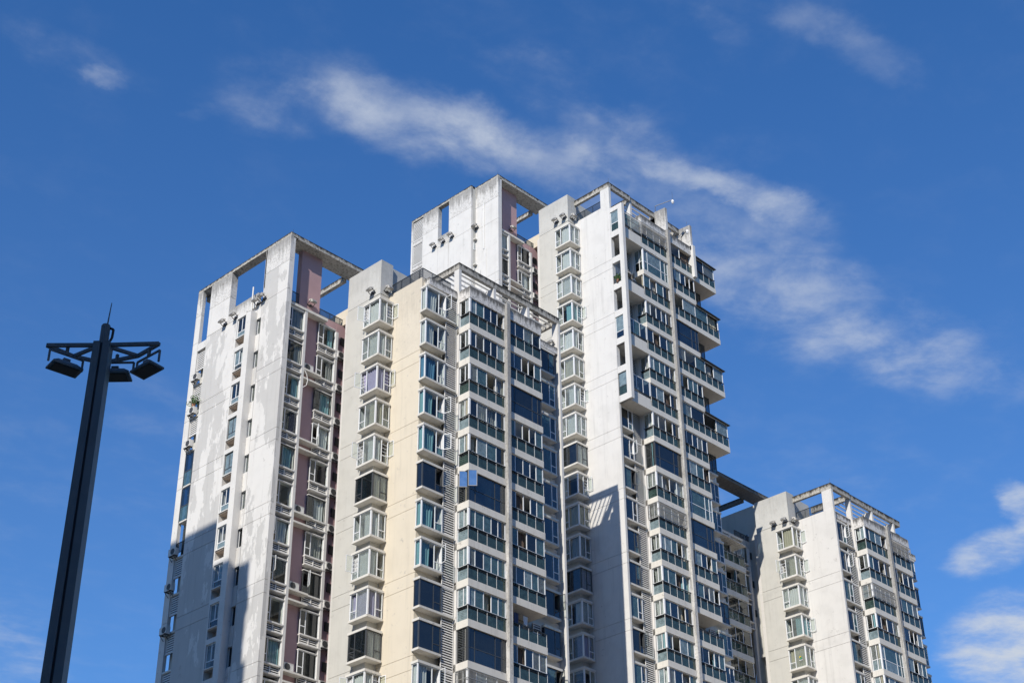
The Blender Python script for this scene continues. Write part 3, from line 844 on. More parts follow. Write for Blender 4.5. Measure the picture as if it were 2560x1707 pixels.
        panels(t, zt, 'A', 91.97, 94.2, q, q + .5, GROUND, Z1 - .3, wm, top)
        part('roof_frame', MB().box(q, q + .5, 87.2, edge, Z1 - .29, Z1), 'beam', t)
        part('roof_frame', MB().box(qc, qc + .5, 84.03, 87.19, Z1 - .29, Z1), 'beam', t)
        panels(t, zt, 'A', 95.72, edge, q, q + .3, GROUND, Z1 - .3, 'white', top, backing=False)
        for a, b_ in ((zt + 5.75, zt + 8.1), (zt + 2.75, zt + 5.25), (zt - .3, zt + 2.2), (zt - 3.3, zt - .8)):
            louvre_panel(t, 'A', 94.25, 95.68, q + .04, a, b_)
            part('wall_panel', MB().box(q + .02, q + .28, 94.22, 95.70, a - .48, a - .02), 'white_top', t)
        part('downpipe', MB().cyl((qc - .06, 86.0, zt + .5), (qc - .06, 86.0, zt + 5.9), .05).cyl((qc - .06, 85.75, zt - 8), (qc - .06, 85.75, zt + .5), .05), 'pipe', t)
        for i in range(3):
            zf = zt - 3 * i
            sl = part('slot_window', MB().box(q + .32, q + .54, 87.15, 87.199, zf + .9, zf + .96).box(q + .32, q + .36, 87.15, 87.199, zf + .96, zf + 1.7).box(q + .50, q + .54, 87.15, 87.199, zf + .96, zf + 1.7), 'frame_white', t)
            pane(sl, 'B', q + .36, q + .50, 87.17, zf + .96, zf + 1.7, 'glass_dusty', (0, 0, 0))
            part('window_hood', MB().box(q + .26, q + .6, 86.9, 87.19, zf + 2.0, zf + 2.1), 'slab', t)
    # --- roof slab beam tying the wing to the penthouse, and its cross beam
    part('roof_beam', MB().box(q + .76 if not step else qc + .51, 70.2 if v != 'R' else 73.0, 84.035, 85.66, Z1 - .42, Z1 - .004), 'beam' if v != 'R' else 'beam_shaded', t)
    part('roof_beam', MB().box(69.35, 69.7, 85.66, edge - .3, Z1 - .75, Z1 - .25), 'beam' if v != 'R' else 'beam_shaded', t)
    part('roof_beam', MB().box(q + .75, 69.35, edge - .7, edge - .1, Z1 - .75, Z1 - .25), 'beam', t)
    if v != 'R': part('roof_column', MB().box(64.45, 66.5, 84.9, 85.4, zt + 2.6, Z1 - .43), 'pink', t)
    if v != 'R':
        part('stair_block', MB().box(68.95, 72.4, 83.46, 87.2, zt + 3.0, zt + 4.4), 'cream', t)
    else:
        part('stair_block', MB().box(69.0, 72.4, 83.46, 90.2, zt - 9, zt + 6.75), 'grey_wall', t)
        for (p0, z0) in ((85.0, zt + 2.6), (86.2, zt + 2.4)):
            w_ = part('stair_window', MB().box(68.96, 69.0, p0, p0 + .06, z0, z0 + 1.3).box(68.96, 69.0, p0 + .8, p0 + .86, z0, z0 + 1.3).box(68.96, 69.0, p0 + .4, p0 + .46, z0, z0 + 1.3).box(68.96, 69.0, p0 + .06, p0 + .8, z0, z0 + .06), 'frame_white', t)
            pane(w_, 'A', p0 + .06, p0 + .8, 68.98, z0 + .06, z0 + 1.3, 'glass_dark', (0, 0, 0))
    part('roof_slab', MB().box(max(q, qc) + .3, 69.6, 84.95, edge - .1, zdeck - .3, zdeck), 'roof_deck', t)
    part('rear_block', MB().box(q + 1.1, 70.5, 87.45, edge - .05, GROUND, zdeck - .31), 'plain_block', t)
    part('party_wall', MB().box(63.9, 70.4, 86.6, 87.4, GROUND, zdeck - .32), 'interior', t)
    part('rear_parapet', MB().box(q + .8, 69.5, 90.5, 90.8, zdeck, zdeck + 1.2), 'beam', t)
    # --- pink flank
    FL = 'pink' if v != 'R' else 'grey_wall'
    part('flank_wall', MB().box(64.9, 66.45, 84.9, 85.15, GROUND, zt + 2.95), FL, t)
    part('flank_wall', MB().box(68.35, 70.4, 84.9, 85.15, GROUND, zt + 2.95), FL, t)
    part('flank_wall', MB().box(qc + .5, 64.88, 84.92, 85.15, zt + 2.3, zt + 2.95), FL, t)
    part('flank_wall', MB().box(66.47, 68.33, 84.92, 85.15, zt + 2.3, zt + 2.95), FL, t)
    bars_rail(t, 'roof_rail', [(qc + .5, 84.95), (64.4, 84.95)], zt + 2.95, zt + 3.9)
    bars_rail(t, 'roof_rail', [(66.55, 84.95), (70.2, 84.95)], zt + 2.6, zt + 3.55)
    part('head_ledge', MB().box(qc + .5, 66.9, 84.25, 84.9, zt + 2.2, zt + 2.42), 'slab', t)
    part('jamb', MB().box(64.66, 64.9, 84.28, 84.9, GROUND, zt + 2.2), 'white', t)
    part('jamb', MB().box(68.12, 68.36, 84.62, 84.9, GROUND, zt + 1.95), 'white', t)
    for i in range(nf):
        zf = zt - 3 * i
        for k, (s0, s1, pl, dz) in enumerate(((qc + .42, 64.66, 84.32, 0.0), (66.42, 68.12, 84.66, 0.0))):
            b = (0, 0, zf + dz); w = s1 - s0
            part('window_sill', lambda: MB().box(0, w + (.24 if k else .0), -.06, .5, .14, .25), 'white', t, (s0, pl, zf + dz), key=R4(w, k))
            part('louvre_ledge', lambda: MB().box(0, w + (.24 if k else .0), -.06, .5, -.52, -.44), 'white', t, (s0, pl, zf + dz), key=R4(w, k))
            c = w * .3
            def fr():
                return MB().box(0, .05, .06, .12, .25, 2.05).box(w - .05, w, .06, .12, .25, 2.05).box(c - .03, c + .03, .06, .12, .25, 2.05).box(.05, w - .05, .06, .12, .25, .3).box(.05, w - .05, .06, .12, 2.0, 2.05).box(.05, c - .03, .06, .12, .83, .89)
            dark = rng.random() < .15
            f = part('flank_window', fr, 'frame_dark' if dark else 'frame_white', t, (s0, pl, zf + dz), key=R4(w))
            bb = (s0, pl, zf + dz)
            op = rng.random() < .4
            pane(f, 'B', c + .03, w - .05, .085, .3, 2.0, rng.choice(['glass_clear', 'glass_clear', 'glass_dark']), bb)
            if not op: pane(f, 'B', .05, c - .03, .085, .89, 2.0, 'glass_dark', bb)
            pane(f, 'B', .05, c - .03, .085, .3, .83, 'glass_dark', bb)
            if op: sash(f, bb, (c, .05, .87), 180 + rng.uniform(25, 70), c - .02, 1.12, 'frame_white', 'glass_clear')
            if rng.random() < .8: 
                cw = rng.choice([.45, .7, .95]) * (w - c)
                curtain(f, 'B', w - .1 - cw, w - .1, .26, .32, 1.98, rng.choice(['curtain_white', 'curtain_white', 'curtain_teal', 'curtain_grey']), bb, rng)
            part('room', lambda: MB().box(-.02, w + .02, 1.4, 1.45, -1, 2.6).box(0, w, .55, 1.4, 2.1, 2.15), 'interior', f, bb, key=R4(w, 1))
            louvre_panel(t, 'B', s0 + .02, s1 - .02, pl + .06, zf - .45 + dz, zf + .13 + dz, step=.145, post=True)
            part('window_head', lambda: MB().box(0, w, .0, .5, 2.05, 2.12), 'white', t, bb, key=R4(w, 2))
        if i % 2 == 1:
            for dz in (.0, -.78):
                part('ledge', lambda: MB().box(0, 1.75, 0, .62, 0, .14), 'slab', t, (64.9, 84.27, zf + dz), key=(1,))
        part('flank_vent', lambda: MB().box(0, .5, .2, .26, 1.1, 1.8), 'glass_dark', t, (68.75, 84.62, zf), key=(1,))

plaster('cream_top', (0.655, 0.59, 0.475), 0.14, topdirt=0.10)

def make_tower(label, dq, dp, zt, cfg, west, wnf, seed):
    t = thing('apartment_tower', label, 'apartment tower', (Q0 + dq, P0 + dp, GROUND), 'staggered apartment towers', abs_loc=(Q0, P0, GROUND))
    rng = random.Random(seed)
    tower_west(t, zt, west, wnf, rng)
    tower_east(t, zt, cfg, rng)
    return t

ZT_M, ZT_T, ZT_R = 65.62, 89.05, 63.28
SHIFT = {'M': (0.0, 0.0), 'T': (27.5, 4.43), 'R': (52.35, -0.95)}

make_tower('nearest apartment tower with cream wall, pink flank and patched white wing at left', *SHIFT['M'], ZT_M,
           dict(nf=11, wend=75.85, wall='cream', grey='grey_wall', cdark={5, 9}, copen={0: 'ab', 2: 'ab', 4: 'ab', 7: 'a', 10: 'ab'},
                ccurt={0: 'curtain_white', 1: 'curtain_white', 2: 'curtain_lilac', 3: 'curtain_beige', 5: 'curtain_beige', 8: 'curtain_lilac'},
                bdark={5, 8, 9}, bopen={0: True, 3: True, 4: True, 5: True, 7: True, 10: True}, bcurt={0: 'curtain_white', 1: 'curtain_white', 2: 'curtain_blue', 3: 'curtain_teal', 4: 'curtain_teal', 5: '', 6: 'curtain_teal', 7: 'curtain_teal', 8: '', 9: ''},
                b1={5: 'full', 9: 'fulldark', 10: 'grille'}, b2={2: 'fulldark', 8: 'open'}, b3open={7, 9}, stack2=True), 'L', 11, 5)
make_tower('tallest apartment tower, standing in the middle behind the cream one', *SHIFT['T'], ZT_T,
           dict(nf=18, wend=75.06, wall='white', grey='grey_wall', cdark={8, 12}, copen={3: 'b', 6: 'b', 9: 'b'}, ccurt={0: 'curtain_white', 1: 'curtain_white', 2: 'curtain_white', 3: 'curtain_teal', 4: 'curtain_white', 5: 'curtain_beige', 7: 'curtain_white'},
                bdark={9, 11, 12, 14}, bopen={8: True, 9: True, 14: True}, bcurt={},
                b1={0: 'grille', 1: 'fullwhite', 8: 'fulldark', 10: 'grille', 16: 'fullwhite'}, b2={3: 'full', 10: 'full', 9: 'fullwhite', 13: 'open', 16: 'full'},
                terr={0: 'grille', 2: '', 4: 'glazed', 6: 'glazed'}, nterr=7, ext={0, 2, 4, 6}, noext={1, 3, 5}, fin=False, stack2=True), 'T', 6, 11)
make_tower('lower apartment tower at the right edge of the group, half shaded at its left', *SHIFT['R'], ZT_R,
           dict(nf=6, wend=75.06, wall='white', grey='grey_wall', cdark=set(), copen={0: 'b', 1: 'ab', 3: 'b'}, ccurt={2: 'curtain_white', 3: 'curtain_teal'},
                bdark={4}, bopen={0: True, 1: True}, bcurt={}, b1={2: 'grille', 4: 'fullwhite'}, b2={0: 'grille', 5: 'fullwhite'}, stack2=False, fin=False), 'R', 3, 23)

near = bpy.data.objects['apartment_tower']
zf5 = ZT_M - 15
for hx_, hy_ in ((72.45, 74.55), (72.75, 73.92)):
    so, sg = sash(near, (0, 0, 0), (hx_ - .28, hy_ + .1, zf5 + 1.15), -42, .66, 1.3, 'grille_grey', 'glass_mirror')
rt = bpy.data.objects['apartment_tower.002']
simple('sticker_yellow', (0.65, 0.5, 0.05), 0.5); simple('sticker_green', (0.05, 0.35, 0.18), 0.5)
zs = ZT_R - 12
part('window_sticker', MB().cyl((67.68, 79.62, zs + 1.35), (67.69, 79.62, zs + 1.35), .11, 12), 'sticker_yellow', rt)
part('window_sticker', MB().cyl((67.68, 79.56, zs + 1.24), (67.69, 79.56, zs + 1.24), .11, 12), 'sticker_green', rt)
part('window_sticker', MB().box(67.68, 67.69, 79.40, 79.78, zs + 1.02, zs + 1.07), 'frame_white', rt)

# ------------------------------------------------------------------ extras of the tallest tower
tall = bpy.data.objects['apartment_tower.001']
def tall_extras():
    t = tall; zt = ZT_T
    # square corner column and wall openings of the upper terraces
    part('terrace_column', MB().box(69.17, 69.55, 73.58, 74.08, zt - 18.55, zt + 2.9), 'white', t)
    part('terrace_edge', MB().box(69.17, 69.5, 74.08, 75.05, zt + 2.4, zt + 2.9), 'white', t)
    for i in range(7):
        zf = zt - 3 * i
        part('terrace_edge', MB().box(69.18, 69.5, 74.09, 75.05, zf - .55, zf + .12), 'white', t)
        part('wall_return', MB().box(69.43, 69.6, 75.06, 75.9, zf + .1, zf + 2.45), 'white', t)
        if i in (2,):
            bars_rail(t, 'opening_rail', [(69.3, 74.12), (69.3, 75.02)], zf + .12, zf + 1.0)
        elif i in (0, 6):
            gw = part('opening_window', MB().box(69.24, 69.3, 74.1, 74.15, zf + .12, zf + 2.42).box(69.24, 69.3, 75.0, 75.05, zf + .12, zf + 2.42).box(69.24, 69.3, 74.15, 75.0, zf + 1.0, zf + 1.06).box(69.24, 69.3, 74.15, 75.0, zf + 2.36, zf + 2.42), 'frame_white' if i == 0 else 'frame_dark', t)
            pane(gw, 'A', 74.15, 75.0, 69.26, zf + .14, zf + 1.0, 'glass_green', (0, 0, 0)); pane(gw, 'A', 74.15, 75.0, 69.26, zf + 1.06, zf + 2.36, 'glass_pale', (0, 0, 0))
        elif i == 4:
            gw = part('opening_window', MB().box(69.24, 69.3, 74.1, 74.15, zf + .12, zf + 2.42).box(69.24, 69.3, 75.0, 75.05, zf + .12, zf + 2.42).box(69.24, 69.3, 74.15, 75.0, zf + .8, zf + .86), 'frame_white', t)
            pane(gw, 'A', 74.15, 75.0, 69.26, zf + .14, zf + .8, 'glass_blue', (0, 0, 0)); pane(gw, 'A', 74.15, 75.0, 69.26, zf + .86, zf + 2.42, 'glass_pale', (0, 0, 0))
    # second front pillar, running down to the first long balcony
    part('pillar', MB().box(80.25, 80.62, 73.66, 75.85, zt - .3, zt + 3.5), 'white', t)
    # sloping fin walls on the roof
    for q, h in ((76.36, 3.35), (80.25, 3.2)):
        part('roof_fin', MB().hexa([(q, 73.85, zt + 3.0), (q + .3, 73.85, zt + 3.0), (q + .3, 75.9, zt + 3.0), (q, 75.9, zt + 3.0),
                                    (q, 73.85, zt + 3.0 + h * .95), (q + .3, 73.85, zt + 3.0 + h * .95), (q + .3, 75.9, zt + 3.0 + h), (q, 75.9, zt + 3.0 + h)]), 'white_top', t)
    # glazed bays stacked farther along the flank, in shade
    rng = random.Random(4)
    zr = zt - 3 * 8
    part('side_block', MB().box(84.2, 90.9, 79.9, 84.8, GROUND, zr - .6), 'interior', t)
    for i in range(9, 18):
        zf = zt - 3 * i
        balcony(t, (84.3, 78.02, zf), rng, 6.3, 'std' if i > 9 else 'open', side=False, endcap=True, gl=['glass_dark', 'glass_dark', 'glass_blue'])
    part('side_canopy', MB().hexa([(84.3, 77.9, zr - .45), (90.8, 77.9, zr - .75), (90.8, 79.95, zr - .75), (84.3, 79.95, zr - .45), (84.3, 77.9, zr - .37), (90.8, 77.9, zr - .67), (90.8, 79.95, zr - .67), (84.3, 79.95, zr - .37)]), 'parapet', t)
tall_extras()

# ------------------------------------------------------------------ neighbour whose shadow falls on the left wing
def neighbour():
    t = thing('neighbour_block', 'plain apartment block left of the picture, its shadow lying on the left wing', 'apartment block', (14, 82, GROUND))
    zt = 81.0
    part('wall', MB().box(6, 22, 70.1, 95, GROUND, zt - 4.6), 'plain_block', t)
    part('stair_head', MB().box(8, 22, 74.4, 90, zt - 4.6, zt), 'plain_block', t)
    for i in range(12):
        zf = zt - 8 - 5.4 * i
        part('balcony_slab', MB().box(16, 21.5, 69.5 if i % 2 else 69.7, 70.1, zf, zf + 1.6), 'slab', t)
        w = part('window', MB().box(22, 22.05, 74, 74.08, zf, zf + 1.6).box(22, 22.05, 76, 76.08, zf, zf + 1.6).box(22, 22.05, 74.08, 76, zf, zf + .06).box(22, 22.05, 74.08, 76, zf + 1.54, zf + 1.6), 'frame_white', t)
        part('pane', MB().box(22.01, 22.03, 74.08, 76, zf + .06, zf + 1.54), 'glass_dark', w)
neighbour()

# ------------------------------------------------------------------ unseen blocks added behind and beside the camera to cut sky fill on shaded walls
def sky_blockers():
    rr = random.Random(31); mb = MB()
    for k in range(60):
        an = math.radians(118 + 212 * k / 59)          # everywhere but the way the camera looks
        r = rr.uniform(95, 150); x, y = r * math.cos(an), r * math.sin(an)
        w, d, h = rr.uniform(14, 26), rr.uniform(14, 26), rr.uniform(75, 125)
        mb.box(x - w / 2, x + w / 2, y - d / 2, y + d / 2, GROUND, h)
    o = stuff(part('unseen_blocks', mb, 'plain_block'))
    o['label'] = 'unseen blocks added behind the camera to cut the horizon sky'; o['category'] = 'sky_blockers'
sky_blockers()

# ------------------------------------------------------------------ ground
g = part('ground', MB().box(-2500, 2500, -2500, 2500, GROUND - 1.0, GROUND), 'paving')
g['kind'] = 'structure'

# ------------------------------------------------------------------ things fixed to the towers
ORD = ['first', 'second', 'third', 'fourth', 'fifth', 'sixth', 'seventh', 'eighth', 'ninth', 'tenth', 'eleventh']

def floodlight(loc, face, label):
    """face: 'A' on a wall looking toward -X, 'B' toward -Y"""
    o = thing('floodlight', label, 'floodlight', loc, 'floodlights on the tower walls')
    FS = 0.9
    k = lambda x, y, z: (x * FS, y * FS, z * FS) if face == 'A' else (y * FS, x * FS, z * FS)
    def hx(pts): return [k(*p) for p in pts]
    # a boxy head tilted down and out on a stirrup
    def head():
        return MB().hexa(hx([(-.50, -.26, -.02), (-.50, .26, -.02), (-.10, .30, .10), (-.10, -.30, .10), (-.36, -.24, .34), (-.36, .24, .34), (.02, .26, .42), (.02, -.26, .42)]))
    def face_():
        return MB().hexa(hx([(-.535, -.22, .03), (-.535, .22, .03), (-.505, .22, .03), (-.505, -.22, .03), (-.405, -.21, .30), (-.405, .21, .30), (-.375, .21, .30), (-.375, -.21, .30)]))
    def br():
        mb = MB()
        for s in (-.31, .31): mb.bar(k(-.28, s, .2), k(.18, s, -.08), .03, .05)
        mb.bar(k(.16, -.31, -.07), k(.16, .31, -.07), .05)
        mb.box(*(sorted((k(.1, 0, 0)[0] - .08, k(.1, 0, 0)[0] + .08))), *(sorted((k(.1, 0, 0)[1] - .08, k(.1, 0, 0)[1] + .08))), -.14, -.02)
        return mb
    part('housing', head, 'flood_body', o, loc, key=(face,))
    part('lens', face_, 'flood_glass', o, loc, key=(face,))
    part('bracket', br, 'ac_dark', o, loc, key=(face,))

def sh(k, q, p, z): return (q + 0, p + 0, z)
for n, (p, z) in enumerate(((91.85, 68.95), (90.41, 68.95), (87.55, 68.98), (86.84, 69.1))):
    floodlight((62.36, p, z), 'A', f'{ORD[n]} floodlight from the left under the roof frame of the left wing')
floodlight((65.5, 84.72, 69.0), 'B', 'floodlight at the foot of the pink roof column of the nearest tower')
floodlight((68.02, 80.4, 69.3), 'A', 'left floodlight above the top corner window of the cream tower')
floodlight((68.8, 79.4, 69.35), 'B', 'right floodlight above the top corner window of the cream tower')
floodlight((83.72, 75.75, 69.3), 'A', 'floodlight beside the railing at the right end of the cream tower roof')
for n, p in enumerate((85.45, 84.4)):
    floodlight((95.52, p, 92.85), 'A', f'{["left", "middle"][n]} of the three floodlights over the top corner window of the tallest tower')
floodlight((96.2, 83.82, 92.85), 'B', 'right of the three floodlights over the top corner window of the tallest tower')
for n, p in enumerate((96.8, 95.54, 94.28)):
    floodlight((89.72, p, 92.6), 'A', f'{ORD[n]} floodlight from the left on the white wing of the tallest tower')
floodlight((90.3, 91.4, 92.5), 'A', 'floodlight in the shaded step of the white wing of the tallest tower')
floodlight((93.1, 89.12, 92.5), 'B', 'floodlight at the foot of the pink roof column of the tallest tower')
floodlight((120.38, 79.0, 66.6), 'A', 'sunlit floodlight on the wall above the right tower top corner window')
floodlight((120.38, 80.3, 66.65), 'A', 'shaded floodlight left of the right tower top corner window')
floodlight((121.1, 78.45, 66.65), 'B', 'floodlight round the corner above the right tower top corner window')

def air_con(loc, face, label, hang=True, group='air conditioners on the towers'):
    o = thing('air_conditioner', label, 'air conditioner', loc, group)
    k = (lambda x0, x1, y0, y1, z0, z1: (x0, x1, y0, y1, z0, z1)) if face == 'A' else (lambda x0, x1, y0, y1, z0, z1: (y0, y1, x0, x1, z0, z1))
    part('casing', lambda: MB().box(*k(-.36, 0, 0, .86, .06, .62)).box(*k(-.375, -.36, .02, .84, .57, .61)), 'ac_white', o, loc, key=(face,))
    def fan():
        mb = MB(); c = .30
        a = (-.362, c, .34); b = (-.380, c, .34)
        if face == 'B': a, b = (a[1], a[0], a[2]), (b[1], b[0], b[2])
        return mb.cyl(a, b, .24, 20)
    part('fan_grille', fan, 'ac_dark', o, loc, key=(face,))
    def br():
        mb = MB()
        for y in (.12, .70):
            mb.box(*k(-.40, .02, y, y + .05, 0, .06))
            mb.box(*k(-.30, -.26, .12, .75, .0, .03))
            if hang:
                a, b = (-.36, y + .025, .0), (0.0, y + .025, -.34)
                if face == 'B': a, b = (a[1], a[0], a[2]), (b[1], b[0], b[2])
                mb.bar(a, b, .035)
        return mb
    part('bracket', br, 'ac_dark', o, loc, key=(face, hang))
    return o

for n, z in enumerate((64.85, 61.75, 58.8, 49.75, 46.9, 43.5)):
    air_con((62.5, 94.5 if n < 3 else 94.9, z), 'A', f'{ORD[n]} air conditioner from the top at the left wing edge')
for n, i in enumerate((1, 5, 7, 9)):
    air_con((65.1, 84.85, ZT_M - 3 * i + .14), 'B', f'{ORD[n]} air conditioner down the ledges of the nearest pink flank', hang=False)
air_con((62.48, 88.45, 58.72), 'A', 'air conditioner with dark fan set under a small window of the left wing', hang=False)
for n, i in enumerate(range(0, 10)):
    air_con((68.35, 84.9, ZT_M - 3 * i - .35), 'B', f'{ORD[n]} unit down where the nearest pink flank meets the grey wall')
for n, i in enumerate(range(0, 4)):
    air_con((95.9, 89.3, ZT_T - 3 * i - .35), 'B', f'{ORD[n]} air conditioner from the top on the pink flank of the tallest tower')
air_con((108.5, 80.2, 65.2), 'B', 'air conditioner hung beside the blue bay windows of the tallest tower')

def potted_plant(loc, label, s=1.0, seed=1):
    o = thing('potted_plant', label, 'potted plant', loc)
    part('pot', MB().cyl((loc[0], loc[1], loc[2]), (loc[0], loc[1], loc[2] + .26 * s), .11 * s, 10, .15 * s), 'pot', o)
    rr = random.Random(seed); mb = MB()
    for i in range(150):
        c = Vector((rr.gauss(0, .16), rr.gauss(0, .18), .45 + rr.gauss(0, .17))) * s
        a = Vector((rr.uniform(-1, 1), rr.uniform(-1, 1), rr.uniform(-.6, 1))).normalized() * .12 * s
        b = a.cross(Vector((rr.uniform(-1, 1), rr.uniform(-1, 1), .3))).normalized() * .035 * s
        c += Vector(loc); k = len(mb.v)
        mb.v += [tuple(c - a), tuple(c + b), tuple(c + a), tuple(c - b)]; mb.f.append((k, k + 1, k + 2, k + 3))
    f = part('foliage', mb, 'leaf', o); stuff(f)
    part('stem', MB().cyl((loc[0], loc[1], loc[2] + .2 * s), (loc[0], loc[1], loc[2] + .5 * s), .02 * s, 6), 'pot', o)
potted_plant((62.28, 94.75, 62.42), 'small leafy potted plant on an air conditioner at the left wing edge', 1.15, 3)
potted_plant((96.62, 78.9, ZT_T - 6 + .12), 'yellow green potted plant behind the small rail of the tallest tower terrace', 1.0, 8)

def roof_camera(loc, end, label):
    o = thing('security_camera', label, 'security camera', loc)
    part('arm', MB().cyl(loc, (loc[0], loc[1], end[2] - .55), .03).bar((loc[0], loc[1], end[2] - .55), end, .05), 'rail_dark', o)
    part('mast', MB().cyl(end, (end[0], end[1], end[2] + 1.0), .012, 5), 'rail_dark', o)
    c = Vector(end)
    part('dome', MB().cyl(c - Vector((0, 0, .05)), c - Vector((0, 0, .28)), .10, 12, .17).cyl(c - Vector((0, 0, .28)), c - Vector((0, 0, .46)), .17, 12, .08), 'camera_white', o)
zc_ = ZT_T + 6.2
roof_camera((104.0, 79.6, zc_ - .2), (105.0, 78.1, zc_ + 1.45), 'white dome camera on a thin arm above the left roof fin of the tallest tower')
roof_camera((107.7, 79.4, zc_ - 1.7), (107.75, 78.6, zc_ - .6), 'dark dome camera on a short arm by the right roof fin of the tallest tower')

# loose cables on the flank
def cable(pts, label):
    o = part('hanging_cable', MB().tube(pts, .028, 6), 'pipe'); o['label'] = label; o['category'] = 'cable'
zc1 = ZT_M - 3
cable([(64.9, 84.2, zc1 - .1), (65.1, 84.15, zc1 - .45), (65.2, 84.12, zc1 - .95), (65.1, 84.12, zc1 - 1.4), (64.85, 84.2, zc1 - 1.65)], 'white cable looping below the upper ledge of the pink flank')

# washing on the open balconies
simple('cloth_white', (0.75, 0.76, 0.78), 0.8); simple('cloth_red', (0.35, 0.06, 0.05), 0.8); simple('cloth_navy', (0.04, 0.06, 0.14), 0.8)
def laundry(loc, w, h, mat, label):
    o = thing('hanging_laundry', label, 'laundry', loc)
    mb = MB(); n = 8
    for i in range(n + 1):
        x = w * i / n; y = .03 * math.sin(i * 1.9)
        for d in (0, .012):
            mb.v += [(loc[0] + x * .9 + .02, loc[1] + y + d, loc[2] - h * (1 - .06 * (i % 3))), (loc[0] + x, loc[1] + y * .3 + d, loc[2])]
    for i in range(n):
        a = i * 4
        mb.f += [(a, a + 4, a + 5, a + 1), (a + 2, a + 3, a + 7, a + 6)]
    part('garment', mb, mat, o)
    part('hanger', MB().cyl((loc[0] - .1, loc[1], loc[2] + .02), (loc[0] + w + .1, loc[1], loc[2] + .02), .012, 6), 'rail_dark', o)
laundry((107.2, 78.75, 57.6), .55, .95, 'cloth_white', 'white garment hanging in an open balcony of the tallest tower')
laundry((77.6, 74.5, 43.7), .5, .8, 'cloth_navy', 'dark garment hanging in the open balcony of the cream tower')
laundry((78.6, 74.5, 43.7), .45, .7, 'cloth_white', 'pale garment hanging in the open balcony of the cream tower')

# thin lightning rods along the roof frames
for tw_, pts in ((near, ((62.9, 84.3, ZT_M + 8.58), (62.9, 95.8, ZT_M + 8.58), (75.0, 75.35, ZT_M + 6.2))), (tall, ((63.2, 84.3, ZT_T + 8.58), (69.35, 75.2, ZT_T + 6.2), (62.7, 92.0, ZT_T + 8.58))), (rt, ((69.35, 75.2, ZT_R + 6.2),))):
    for x, y, z in pts:
        part('lightning_rod', MB().cyl((x, y, z - .05), (x + .03, y, z + .55), .014, 5, .008), 'rail_dark', tw_)

# vent pipe on the left wing roof
o = part('vent_pipe', MB().cyl((62.2, 88.0, 68.15), (62.2, 88.0, 70.6), .06, 8), 'pipe')
o['label'] = 'thin white vent pipe standing in front of the left wing roof opening'; o['category'] = 'pipe'

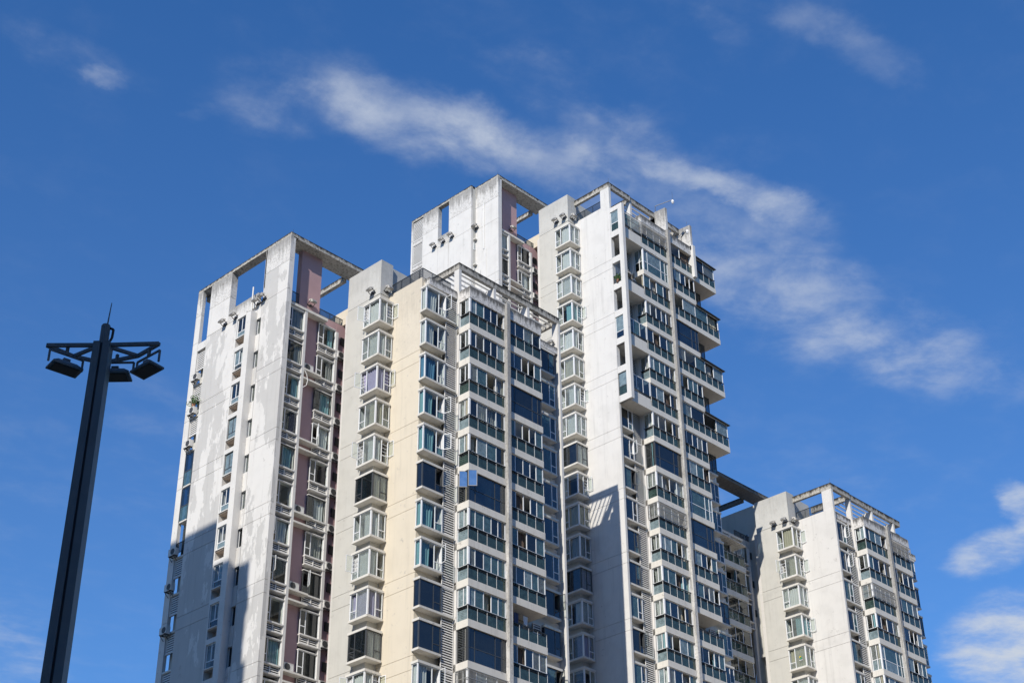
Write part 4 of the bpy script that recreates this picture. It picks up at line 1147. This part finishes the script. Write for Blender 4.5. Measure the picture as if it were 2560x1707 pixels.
# ------------------------------------------------------------------ street lamp
def street_lamp():
    S = 24.0 / 21.0
    B = Vector((10.345 * S, 18.28 * S, GROUND))
    t = thing('street_lamp', 'dark steel street lamp with three floodlight heads at the left', 'street lamp', B)
    zb = 12.42 * S
    e = Vector((10.90 - 9.76, 17.66 - 18.87, 0)).normalized()     # along the cross bar, left to right
    n = Vector((e.y, -e.x, 0))                                    # toward the camera
    if n.dot(-B) < 0: n = -n
    def P(a, d, z): return tuple(Vector((B.x, B.y, 0)) + e * a + n * d + Vector((0, 0, z)))
    def col(a0, a1, d0, d1, z0, z1, k):
        return [P(a0 * k, d0 * k, z0), P(a1 * k, d0 * k, z0), P(a1 * k, d1 * k, z0), P(a0 * k, d1 * k, z0), P(a0, d0, z1), P(a1, d0, z1), P(a1, d1, z1), P(a0, d1, z1)]
    part('pole', MB().hexa(col(-.14, -.02, -.12, .12, GROUND, zb + .02, 1.38)).hexa(col(.02, .14, -.12, .12, GROUND, zb + .02, 1.38)), 'lamp_metal', t)
    part('groove', MB().hexa(col(-.025, .025, -.09, .09, GROUND, zb, 1.38)), 'lamp_groove', t)
    part('cap', MB().cyl(P(0, 0, zb), P(0, 0, zb + .38), .078, 16).cyl(P(0, 0, zb + .38), P(0, 0, zb + .40), .066, 16), 'lamp_metal', t)
    part('rod', MB().cyl(P(.02, 0, zb + .40), P(.04, 0, zb + .85), .014, 6, .007), 'lamp_metal', t)
    part('cable', MB().tube([P(.07, .0, zb + .34), P(.135, .0, zb + .31), P(.13, .0, zb + .15), P(.09, 0, zb + .05)], .022), 'lamp_groove', t)
    H = lambda q, p: (Vector((q * S, p * S, zb)))
    tipL, tipR = H(9.76, 18.87), H(10.90, 17.66)
    arc = [tipL, H(10.21, 18.86), H(10.49, 18.76), H(10.68, 18.60), H(10.88, 18.17), tipR]
    pl, pr = H(10.25, 18.37), H(10.42, 18.19)
    part('cross_bar', MB().bar(tipL, pl, .055, .06), 'lamp_metal', t)
    part('cross_bar', MB().bar(pr, tipR, .055, .06), 'lamp_metal', t)
    mb = MB()
    for a, b in zip(arc[:-1], arc[1:]): mb.bar(a, b, .052, .058)
    part('rear_frame', mb, 'lamp_metal', t)
    part('strut', MB().bar(H(10.29, 18.43), arc[1], .05, .055), 'lamp_metal', t)
    part('strut', MB().bar(H(10.47, 18.25), arc[4], .05, .055), 'lamp_metal', t)
    # three lamp heads slung under the frame
    for (q, p, yaw_) in ((9.99, 18.66, 40), (10.63, 18.33, 0), (10.86, 17.84, -40)):
        c = Vector((q * S, p * S, zb - .38))
        base = math.atan2(e.y, e.x) + math.radians(yaw_)
        e1 = Vector((math.cos(base), math.sin(base), 0)); e2 = Vector((-e1.y, e1.x, 0))
        if e2.dot(Vector((-B.x, -B.y, 0))) < 0: e2 = -e2
        def Q(a, d, z, tilt=.05): return tuple(c + e1 * a + e2 * d + Vector((0, 0, z + tilt * d)))
        w, d_ = .27, .15
        head = part('lamp_head', MB().hexa([Q(-w, -d_, -.05), Q(w, -d_, -.05), Q(w, d_, -.05), Q(-w, d_, -.05), Q(-w * .62, -d_ * .6, .03), Q(w * .62, -d_ * .6, .03), Q(w * .62, d_ * .6, .03), Q(-w * .62, d_ * .6, .03)])
                    .hexa([Q(-w, -d_, -.085), Q(w, -d_, -.085), Q(w, d_, -.085), Q(-w, d_, -.085), Q(-w, -d_, -.052), Q(w, -d_, -.052), Q(w, d_, -.052), Q(-w, d_, -.052)]), 'lamp_metal', t)
        part('lens', MB().hexa([Q(-w * .8, -d_ * .8, -.098), Q(w * .8, -d_ * .8, -.098), Q(w * .8, d_ * .8, -.098), Q(-w * .8, d_ * .8, -.098), Q(-w * .8, -d_ * .8, -.087), Q(w * .8, -d_ * .8, -.087), Q(w * .8, d_ * .8, -.087), Q(-w * .8, d_ * .8, -.087)]), 'lamp_face', head)
        part('hanger', MB().bar(Q(-w - .03, 0, -.02), Q(-w - .03, 0, .2), .03).bar(Q(w + .03, 0, -.02), Q(w + .03, 0, .2), .03).bar(Q(-w - .03, 0, .2), Q(w + .03, 0, .2), .03).bar(Q(0, 0, .2), Q(0, 0, .36), .045), 'lamp_metal', head)
        part('driver_box', MB().hexa([Q(-.06, -.07, .03), Q(.06, -.07, .03), Q(.06, .06, .03), Q(-.06, .06, .03), Q(-.06, -.07, .10), Q(.06, -.07, .10), Q(.06, .06, .10), Q(-.06, .06, .10)]), 'lamp_metal', head)
street_lamp()
print('objects', len(bpy.data.objects), 'meshes', len(bpy.data.meshes))
